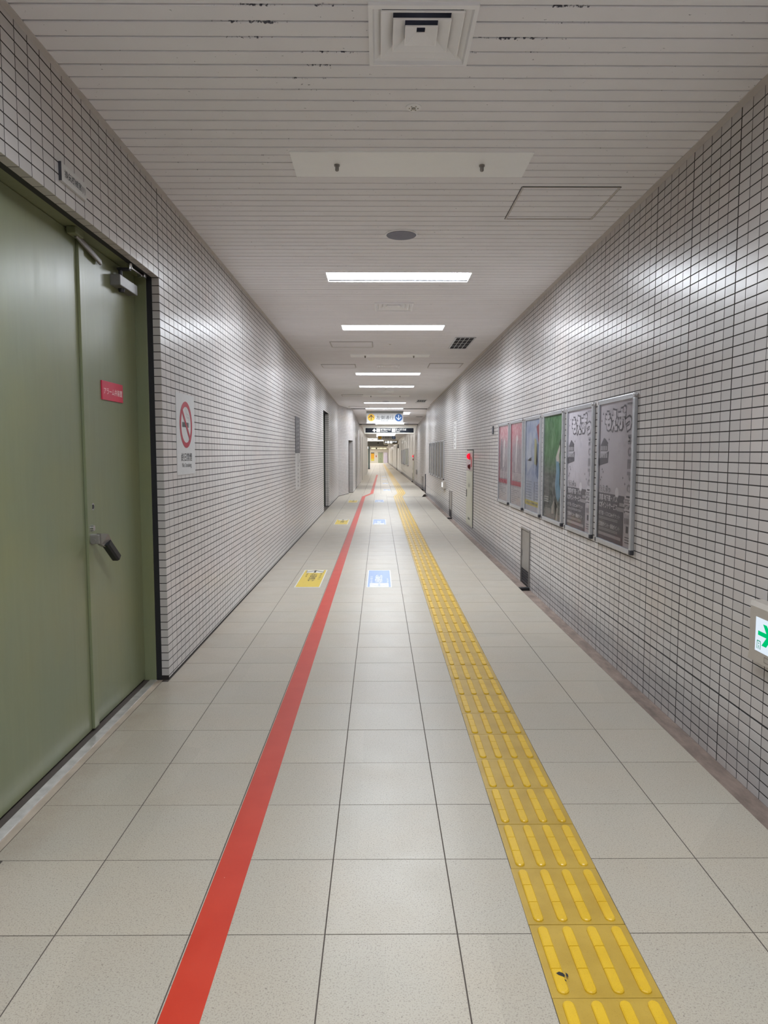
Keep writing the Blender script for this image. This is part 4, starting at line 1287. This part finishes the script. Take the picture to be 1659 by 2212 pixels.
hydrant(12.8, 13.72, .095, 1.10, 1.49, XR, 'tall beige hydrant cabinet with a glowing red lamp on the right wall')
hydrant(37.4, 38.5, -.02, .98, 1.36, XR2, 'far hydrant cabinet with red lamp past the jog')
def floorbox(yn, yf, zt, X, label, zb=-.085):
    root = empty('access_cabinet', (X, (yn + yf) / 2, zb), label, 'wall cabinet', 'grey access cabinets above the drain')
    t = .022
    for a, b, c, d in ((yn, yn + t, zb, zt), (yf - t, yf, zb, zt), (yn + t, yf - t, zt - t, zt)):
        mb = MB(); mb.box((X - .014, a, c), (X + .02, b, d), .0015); mb.build('frame_rail', M['steel'], root)
    mb = MB(); mb.box((X - .004, yn + t, zb + .19), (X + .02, yf - t, zt - t - .012)); mb.build('door', M['steel'], root)
    mb = MB(); mb.box((X - .002, yn + t, zt - t - .012), (X + .0, yf - t, zt - t)); mb.box((X + .001, yn + t, zb), (X + .02, yf - t, zb + .19)); mb.build('dark_gap', M['dkmetal'], root)
    for k in range(5): mb = MB(); z = zb + .03 + .032 * k; mb.box((X - .002, yn + t, z), (X + .01, yf - t, z + .014)); mb.build('louvre', M['dkmetal'], root)
    mb = MB(); mb.box((X - .006, yf - .055, zb + .33), (X - .003, yf - .045, zb + .40)); mb.build('latch', M['dkmetal'], root)
    mb = MB(); mb.box((X - .175, yn - .02, zb + .001), (X - .004, yf + .02, zb + .012), .002); mb.build('drain_cover', M['gutter'], root)
    mb = MB(); mb.box((X - .12, yn - .05, zb + .001), (X - .01, yn + .02, zb + .03), .002); mb.build('rubber_foot', M['black'], root)
    return root
floorbox(7.905, 8.38, .585, XR, 'grey metal access cabinet in the right wall under the near posters')
floorbox(16.5, 17.1, .56, XR, 'grey metal access cabinet in the right wall, before the second poster row')
floorbox(29.5, 30.3, .46, XR2, 'grey access cabinet on the right wall just past the jog', -.09)
floorbox(38.6, 39.2, .34, XR2, 'narrow far access cabinet beside the far hydrant', -.14)
gb = empty('wall_box', (XR2, 34.8, .35), 'small grey box low on the right wall past the jog', 'wall box')
mb = MB(); mb.box((XR2 - .05, 34.4, .40), (XR2, 35.2, .62), .01); mb.build('body', M['steel'], gb)
mb = MB(); mb.box((XR2 - .054, 34.5, .43), (XR2 - .05, 35.1, .59)); mb.build('lid', M['beige2'], gb)

# ================================================================== POSTER FRAMES
def poster_frame(yn, label, z0=.775, W=FRW, H=1.069, X=XR, dep=.026, cat='poster frame', group=None):
    yf = yn + W; xf = X - dep
    root = empty('poster_frame', (X, (yn + yf) / 2, z0), label, cat, group)
    t = .034
    z1 = z0 + H
    for lo, hi in (((yn, z0 + .03), (yn + t, z1 - .03)), ((yf - t, z0 + .03), (yf, z1 - .03)), ((yn + .03, z0), (yf - .03, z0 + t)), ((yn + .03, z1 - t), (yf - .03, z1))):
        mb = MB(); mb.box((xf, lo[0], lo[1]), (X, hi[0], hi[1]), .004); mb.build('frame_rail', M['alu'], root)
    for y in (yn + .016, yf - .016):
        for z in (z0 + .016, z1 - .016):
            mb = MB(); mb.box((xf - .002, y - .0175, z - .0175), (X, y + .0175, z + .0175), .007); mb.build('corner_cap', M['chrome'] if z > z0 + .5 else M['dkmetal'], root, smooth=True)
    mb = MB(); mb.quad((X - .010, yn + .02, z0 + .02), (X - .010, yf - .02, z0 + .02), (X - .010, yf - .02, z1 - .02), (X - .010, yn + .02, z1 - .02))
    B = Board((X - .0105, yf - t, z0 + t), (0, -1, 0), (0, 0, 1), W - 2 * t, H - 2 * t)
    return root, B, mb
def pane(root, B):
    mb = MB(); mb.quad(B.p(0, 0, .006), B.p(1, 0, .006), B.p(1, 1, .006), B.p(0, 1, .006)); mb.build('clear_pane', M['pane'], root)

def art_mat(name, fn):
    k = NT(name); fn(k); k.b.inputs['Roughness'].default_value = .4; return k.m
PAPER = mat('grey_poster_paper', (212, 206, 214), .45, vary=.03, vscale=3)
DK, DK2, LT = (112, 108, 116), (98, 94, 102), (238, 234, 240)
def grey_poster(yn, label):
    root, B, mb = poster_frame(yn, label, group='poster frames in the near row')
    sh = mb.build('poster_sheet', PAPER, root)
    d = .0006
    mb = MB()
    # dark bands
    B.rect(mb, 0, .0, .78, .235, d); B.rect(mb, 0, .235, 1, .345, d)
    # building in the background
    B.poly(mb, [(.03, .70), (.135, .755), (.27, .715), (.25, .70)][::-1], d); B.poly(mb, [(.0, .60), (.30, .655), (.28, .57), (.0, .545)], d); B.rect(mb, .03, .655, .26, .70, d)
    mb.build('dark_print', flat(DK), sh)
    mb = MB()
    for k in range(4): B.rect(mb, .035 + .055 * k, .66, .075 + .055 * k, .693, 2 * d); B.rect(mb, .03 + .06 * k, .605, .075 + .06 * k, .638, 2 * d)
    mb.build('window_print', flat((188, 184, 190)), sh)
    # bubble title: dark outline, pale fill
    for (st, a0, b0, a1, b1) in (('も', .16, .80, .37, .945), ('え', .35, .79, .55, .955), ('ポ', .54, .80, .79, .965), ('っ', .76, .785, .95, .89)):
        mb = MB(); B.text(mb, st, a0 - .012, b0 - .008, a1 + .012, b1 + .008, 2 * d, .125); mb.build('title_outline', flat(DK), sh)
        mb = MB(); B.text(mb, st, a0 + .008, b0 + .006, a1 - .008, b1 - .006, 3 * d, .055); mb.build('title_lettering', flat((226, 220, 228)), sh)
    mb = MB()
    for i, ch in enumerate('MOEPO'): B.text(mb, ch, .855, .70 - .083 * i, .965, .765 - .083 * i, 2 * d, .05, -90)
    mb.build('side_lettering', flat((164, 160, 168)), sh)
    mb = MB()
    for a, b in ((.09, .93), (.05, .88), (.10, .52), (.13, .50), (.05, .44), (.08, .46), (.80, .43), (.74, .47), (.3, .74)):
        B.poly(mb, [(a - .018, b), (a - .004, b - .004), (a, b - .016), (a + .004, b - .004), (a + .018, b), (a + .004, b + .004), (a, b + .016), (a - .004, b + .004)], 2 * d)
    B.text(mb, 'もえポっ', .03, .352, .37, .405, 2 * d, .045)
    B.text(mb, '京都市交通局', .80, .965, .97, .98, 2 * d)
    mb.build('small_dark_print', flat(DK2), sh)
    mb = MB()
    B.text(mb, 'もえポっ', .035, .355, .36, .40, 3 * d, .0)
    B.text(mb, '京都 地下鉄・バス', .02, .29, .60, .338, 2 * d, .02); B.text(mb, 'ICポイントサービス', .02, .235, .60, .283, 2 * d, .02)
    B.text(mb, '地下鉄・バスIC24Hチケット', .02, .178, .68, .212, 2 * d, .005); B.text(mb, '昼間割ポイント・乗継ポイント', .02, .095, .68, .13, 2 * d, .008)
    B.circ(mb, .58, .36, .055, 2 * d, 24)
    mb.build('light_lettering', flat(LT), sh)
    mb = MB()
    for z in (.165, .155, .083, .073): B.rect(mb, .02, z - .003, .62, z + .002, 2 * d)
    B.rect(mb, .02, .03, .72, .052, 2 * d); B.rect(mb, .60, .235, .8, .262, 2 * d); B.rect(mb, .66, .272, .80, .295, 2 * d)
    mb.build('grey_print', flat((182, 178, 184)), sh)
    # burst badge at the right
    mb = MB()
    n = 32
    B.poly(mb, [(.90 + (.125 if i % 2 else .105) * math.cos(2 * math.pi * i / n) * .95, .30 + (.125 if i % 2 else .105) * math.sin(2 * math.pi * i / n) * .72) for i in range(n)], 3 * d); mb.build('badge', flat((228, 223, 230)), sh)
    mb = MB(); B.text(mb, 'ICOCA', .815, .30, .985, .33, 4 * d, .03); B.text(mb, 'PiTaPa', .815, .262, .985, .292, 4 * d, .03)
    B.rect(mb, .85, .34, .95, .352, 4 * d); B.rect(mb, .84, .243, .96, .25, 4 * d)
    for k in range(4): B.rect(mb, .82 + .04 * k, .16, .835 + .04 * k, .20, 2 * d)
    B.rect(mb, .86, .10, .92, .145, 2 * d)
    for k in range(3): B.rect(mb, .83, .03 + .018 * k, .95, .036 + .018 * k, 2 * d)
    mb.build('badge_lettering', flat(DK2), sh)
    pane(root, B)
grey_poster(FR0, 'framed grey poster with a bubble-letter title, nearest of the row')
grey_poster(FR0 + FRP, 'framed grey bubble-letter poster, second from the camera in the near row')

# green scenery poster with a woman in a blue dress
def fn(k):
    p = k.pos(); x = k.n('ShaderNodeSeparateXYZ'); k.l(p, x.inputs[0])
    n = k.noise(p, 7, 5, .7)
    up = k.ramp(n, .35, .68, lin((84, 104, 88)), lin((150, 176, 142)))
    dn = k.ramp(k.noise(k.scale(p, (1, 1, 6)), 5, 4, .6), .35, .65, lin((84, 86, 86)), lin((128, 130, 126)))
    right = k.ramp(x.outputs[1], 7.45, 8.0, (1, 1, 1, 1), (0, 0, 0, 1))
    up = k.mix(k.math('MULTIPLY', right, .6), up, lin((66, 112, 66)))
    k.l(k.mix(k.ramp(x.outputs[2], 1.22, 1.42), dn, up), k.b.inputs['Base Color'])
ART_G = art_mat('green_garden_print', fn)
root, B, mb = poster_frame(FR0 + 3 * FRP, 'x', group='poster frames in the near row')
root['label'] = 'framed blue poster with flowers and a yellow band, fourth from the camera'
def fnb(k):
    p = k.pos(); x = k.n('ShaderNodeSeparateXYZ'); k.l(p, x.inputs[0])
    c = k.ramp(k.noise(p, 6, 5, .7), .35, .7, lin((128, 142, 176)), lin((190, 196, 206)))
    k.l(k.mix(k.ramp(x.outputs[2], .86, 1.2), lin((186, 192, 204)), c), k.b.inputs['Base Color'])
sh = mb.build('poster_sheet', art_mat('blue_poster_print', fnb), root)
d = .0006
mb = MB(); B.poly(mb, [(.12, .55), (.2, .72), (.30, .88), (.42, .78), (.40, .55)][::-1], d); B.poly(mb, [(.1, .40), (.5, .52), (.45, .60), (.08, .55)], d); B.rect(mb, 0, .0, 1, .055, d); mb.build('white_print', flat((180, 186, 198)), sh)
mb = MB(); B.poly(mb, [(.72, .92), (.98, .96), (.98, .78), (.9, .74)][::-1], d); mb.build('red_print', flat((150, 66, 76)), sh)
mb = MB(); B.poly(mb, [(.78, .74), (.98, .72), (.98, .42), (.84, .36), (.70, .42)][::-1], d); mb.build('navy_print', flat((104, 120, 150)), sh)
mb = MB(); B.poly(mb, [(.60, .80), (.74, .78), (.84, .56), (.80, .50), (.62, .52)][::-1], d); mb.build('ochre_print', flat((166, 164, 120)), sh)
mb = MB(); B.rect(mb, 0, .06, 1, .115, d); mb.build('yellow_band', flat((206, 192, 96)), sh)
mb = MB(); B.rect(mb, .62, .12, .66, .33, d)
for k in range(7): B.rect(mb, .05, .14 + .03 * k, .45, .145 + .03 * k, d); B.rect(mb, .72, .14 + .03 * k, .95, .145 + .03 * k, d)
for k in range(9): B.rect(mb, .1 + .09 * k, .075, .15 + .09 * k, .10, 2 * d)
mb.build('text_marks', flat((110, 116, 134)), sh); pane(root, B)

root, B, mb = poster_frame(FR0 + 2 * FRP, 'framed green garden poster with a woman in a blue dress, third from the camera', group='poster frames in the near row')
sh = mb.build('poster_sheet', ART_G, root)
mb = MB(); B.poly(mb, [(.82, .73), (.88, .77), (.95, .75), (.985, .62), (.97, .40), (.86, .45), (.92, .58), (.88, .66)], d); mb.build('dark_hair_print', flat((62, 68, 58)), sh)
mb = MB(); B.poly(mb, [(.66, .60), (.86, .72), (.87, .67), (.82, .62), (.86, .55), (.74, .52)][::-1], 2 * d); mb.build('skin_print', flat((192, 184, 176)), sh)
mb = MB(); B.poly(mb, [(.66, .61), (.70, .56), (.82, .56), (.88, .47), (.86, .36), (.97, .26), (.82, .18), (.72, .22), (.64, .34), (.70, .46)][::-1], 3 * d); mb.build('blue_dress_print', flat((124, 154, 172)), sh)
mb = MB(); B.poly(mb, [(.62, .24), (.78, .16), (.66, .10), (.70, .0), (.80, .0), (.80, .12)], 2 * d); B.poly(mb, [(.46, .12), (.62, .20), (.6, .06), (.46, .05)], 2 * d); mb.build('pale_cloth_print', flat((176, 170, 164)), sh)
mb = MB()
for k in range(3): B.rect(mb, .04, .20 - .022 * k, .28, .21 - .022 * k, d)
for k in range(6): B.rect(mb, .04, .09 - .014 * k, .40, .094 - .014 * k, d)
mb.build('text_marks', flat((186, 186, 182)), sh); pane(root, B)

def fnr(k):
    p = k.pos(); x = k.n('ShaderNodeSeparateXYZ'); k.l(p, x.inputs[0])
    n = k.noise(p, 22, 4, .7)
    top = k.ramp(n, .35, .65, lin((176, 74, 92)), lin((206, 176, 178)))
    midc = k.ramp(k.noise(k.scale(p, (1, 3, 1)), 14, 4, .7), .35, .65, lin((116, 104, 112)), lin((188, 176, 180)))
    c = k.mix(k.ramp(x.outputs[2], 1.48, 1.68), midc, top)
    low = k.ramp(k.noise(p, 30, 3), .35, .65, lin((180, 176, 180)), lin((198, 194, 196)))
    k.l(k.mix(k.ramp(x.outputs[2], 1.02, 1.03), low, c), k.b.inputs['Base Color'])
ART_R = art_mat('red_poster_print', fnr)
for i, lab in ((4, 'framed red and white poster with a pale tall figure, fifth from the camera'), (5, 'framed red and white poster with a dark vertical streak, farthest of the near row')):
    root, B, mb = poster_frame(FR0 + i * FRP, lab, group='poster frames in the near row')
    sh = mb.build('poster_sheet', ART_R, root)
    mb = MB(); B.rect(mb, 0, .235, 1, .29, d); B.rect(mb, 0, .29, .06, 1, d); mb.build('red_band', flat((178, 66, 86)), sh)
    mb = MB()
    if i == 4: B.poly(mb, [(.40, .40), (.46, .40), (.52, .78), (.6, .80), (.52, .86), (.44, .84)][::-1], d)
    else: B.poly(mb, [(.45, .45), (.55, .45), (.62, .78), (.55, .84), (.48, .78)], d)
    for k in range(5): B.rect(mb, .1, .31 + .018 * k, .9, .316 + .018 * k, d)
    mb.build('pale_print', flat((214, 206, 204)), sh)
    mb = MB()
    for k in range(8): B.rect(mb, .08, .03 + .024 * k, .2 + .6 * ((k * 37) % 7) / 7 + .1, .036 + .024 * k, d)
    if i == 5: B.rect(mb, .2, .42, .32, .83, d)
    mb.build('text_marks', flat((128, 118, 126)), sh); pane(root, B)
# second row, seen edge-on
for i in range(6):
    root, B, mb = poster_frame(18.62 + FRP * i, 'framed poster seen edge-on in the second row, %s from the camera' % ordn[i], z0=.735, H=1.04, group='poster frames in the second row')
    mb.build('poster_sheet', flat(((92, 96, 110), (110, 110, 120), (74, 78, 92))[i % 3]), root); pane(root, B)
# far row
for i, (y, W2) in enumerate(((44.5, 4.6), (51, 1.2), (53.6, 1.2), (57.5, 1.2))):
    root, B, mb = poster_frame(y, 'large grey notice board on the far right wall' if i == 0 else 'tall framed poster on the far right wall, %s behind the board' % ordn[i - 1], z0=.70 + zf(y), H=1.1, W=W2, X=XR2, dep=.05, group='frames on the far right wall')
    mb.build('poster_sheet', flat(((152, 156, 148), (176, 180, 190), (190, 192, 198), (120, 116, 110))[i]), root)

# ================================================================== FAR END
gbm = empty('ceiling_beam', (-1.3, 75, 2.1), 'wide grey dropped beam across the far hall', 'beam')
s = 75 / 1552.0
mb = MB(); mb.box((-4.2, 75, EYE + 13.2 * s), ((838 - 819.5) * s, 76.5, zc(75) + .02)); mb.build('beam_body', M['greybeam'], gbm)
mb = MB(); mb.dome(((817 - 819.5) * s, 74.99, EYE + 20 * s), (0, -1, 0), .07, .06); mb.build('camera_dome', M['black'], gbm)
fa = empty('lit_fascia', (0, 100, 1.8), 'cream fascia with lit lettering over the far hall', 'sign')
s = 100 / 1552.0
mb = MB(); mb.box(((799 - 819.5) * s, 100, EYE + 6 * s), ((836 - 819.5) * s, 100.6, EYE + 13.5 * s)); mb.build('fascia_body', M['cream'], fa)
mb = MB()
for a, b in ((802, 811.5), (815, 818), (819.5, 827), (828, 835)): mb.box(((a - 819.5) * s, 99.98, EYE + 7.2 * s), ((b - 819.5) * s, 100, EYE + 9.6 * s))
mb.build('lit_lettering', glow((255, 246, 210), 1.1), fa)
mb = MB(); mb.box(((812 - 819.5) * s, 99.97, EYE + 7.3 * s), ((814.6 - 819.5) * s, 100, EYE + 9.7 * s)); mb.build('dark_pictogram', flat((52, 48, 40)), fa)
pl = empty('teal_column', (-1.0, 72, zf(72)), 'slim dark teal column at the left of the far hall', 'column')
s = 72 / 1552.0
mb = MB(); mb.box(((795.2 - 819.5) * s, 72, zf(72)), ((798.8 - 819.5) * s, 72.2, EYE + 13 * s), .01); mb.build('shaft', M['teal'], pl)
mb = MB(); mb.box(((794.9 - 819.5) * s, 71.95, zf(72)), ((799.1 - 819.5) * s, 72.25, zf(72) + .1), .01); mb.build('foot', M['black'], pl)
s = YE / 1552.0
yp = empty('wall_poster', (FX(805), YE, FZ(996)), 'orange and yellow poster with a dark header on the end wall', 'poster')
mb = MB(); mb.box((FX(801), YE - .06, FZ(996)), (FX(808.6), YE, FZ(977))); mb.build('board', M['cream'], yp)
mb = MB(); mb.box((FX(801.2), YE - .075, FZ(991)), (FX(808.4), YE - .06, FZ(979.6))); mb.build('orange_field', flat((244, 180, 30)), yp)
mb = MB(); mb.box((FX(801.2), YE - .075, FZ(995.6)), (FX(808.4), YE - .06, FZ(991))); mb.build('yellow_field', flat((236, 218, 90)), yp)
mb = MB(); mb.box((FX(801.2), YE - .075, FZ(979.6)), (FX(808.4), YE - .06, FZ(977.6))); mb.build('dark_header', flat((92, 76, 54)), yp)
fe = empty('red_cabinet', (FX(812.5), YE, FZ(988)), 'small red alarm plate on the end wall beside the poster', 'alarm')
mb = MB(); mb.box((FX(811.6), YE - .1, FZ(987.6)), (FX(813.6), YE, FZ(983.6)), .03); mb.build('body', flat((168, 90, 92)), fe)
mb = MB(); mb.box((FX(811.9), YE - .12, FZ(986)), (FX(813.3), YE - .1, FZ(984.4))); mb.build('face', M['red'], fe)
lv_ = empty('lavender_panel', (FX(833), YE - .3, zf(YE)), 'pale lavender panel with a round white mark right of the far door', 'wall panel')
mb = MB(); mb.box((FX(829), YE - .35, zf(YE)), (FX(837), YE - .02, FZ(977.5)), .02); mb.build('body', M['lavender'], lv_)
B = Board((FX(829), YE - .35, zf(YE)), (1, 0, 0), (0, 0, 1), FX(837) - FX(829), FZ(977.5) - zf(YE))
mb = MB(); B.circ(mb, .5, .78, .3, .004, 24, .7); mb.build('round_mark', flat((236, 234, 238)), lv_)
cc = empty('security_camera', (XR2 - .1, 62, 1.9), 'small black camera hanging by the far right wall', 'camera')
s = 68 / 1552.0
cx = (860 - 819.5) * s
mb = MB(); mb.box((cx - .05, 68, EYE + 10 * s), (cx + .05, 68.1, EYE + 18 * s), .01); mb.build('bracket', M['black'], cc)
mb = MB(); mb.box((cx - .06, 67.7, EYE + 9 * s), (cx + .06, 68.1, EYE + 12.5 * s), .02); mb.build('body', M['black'], cc)
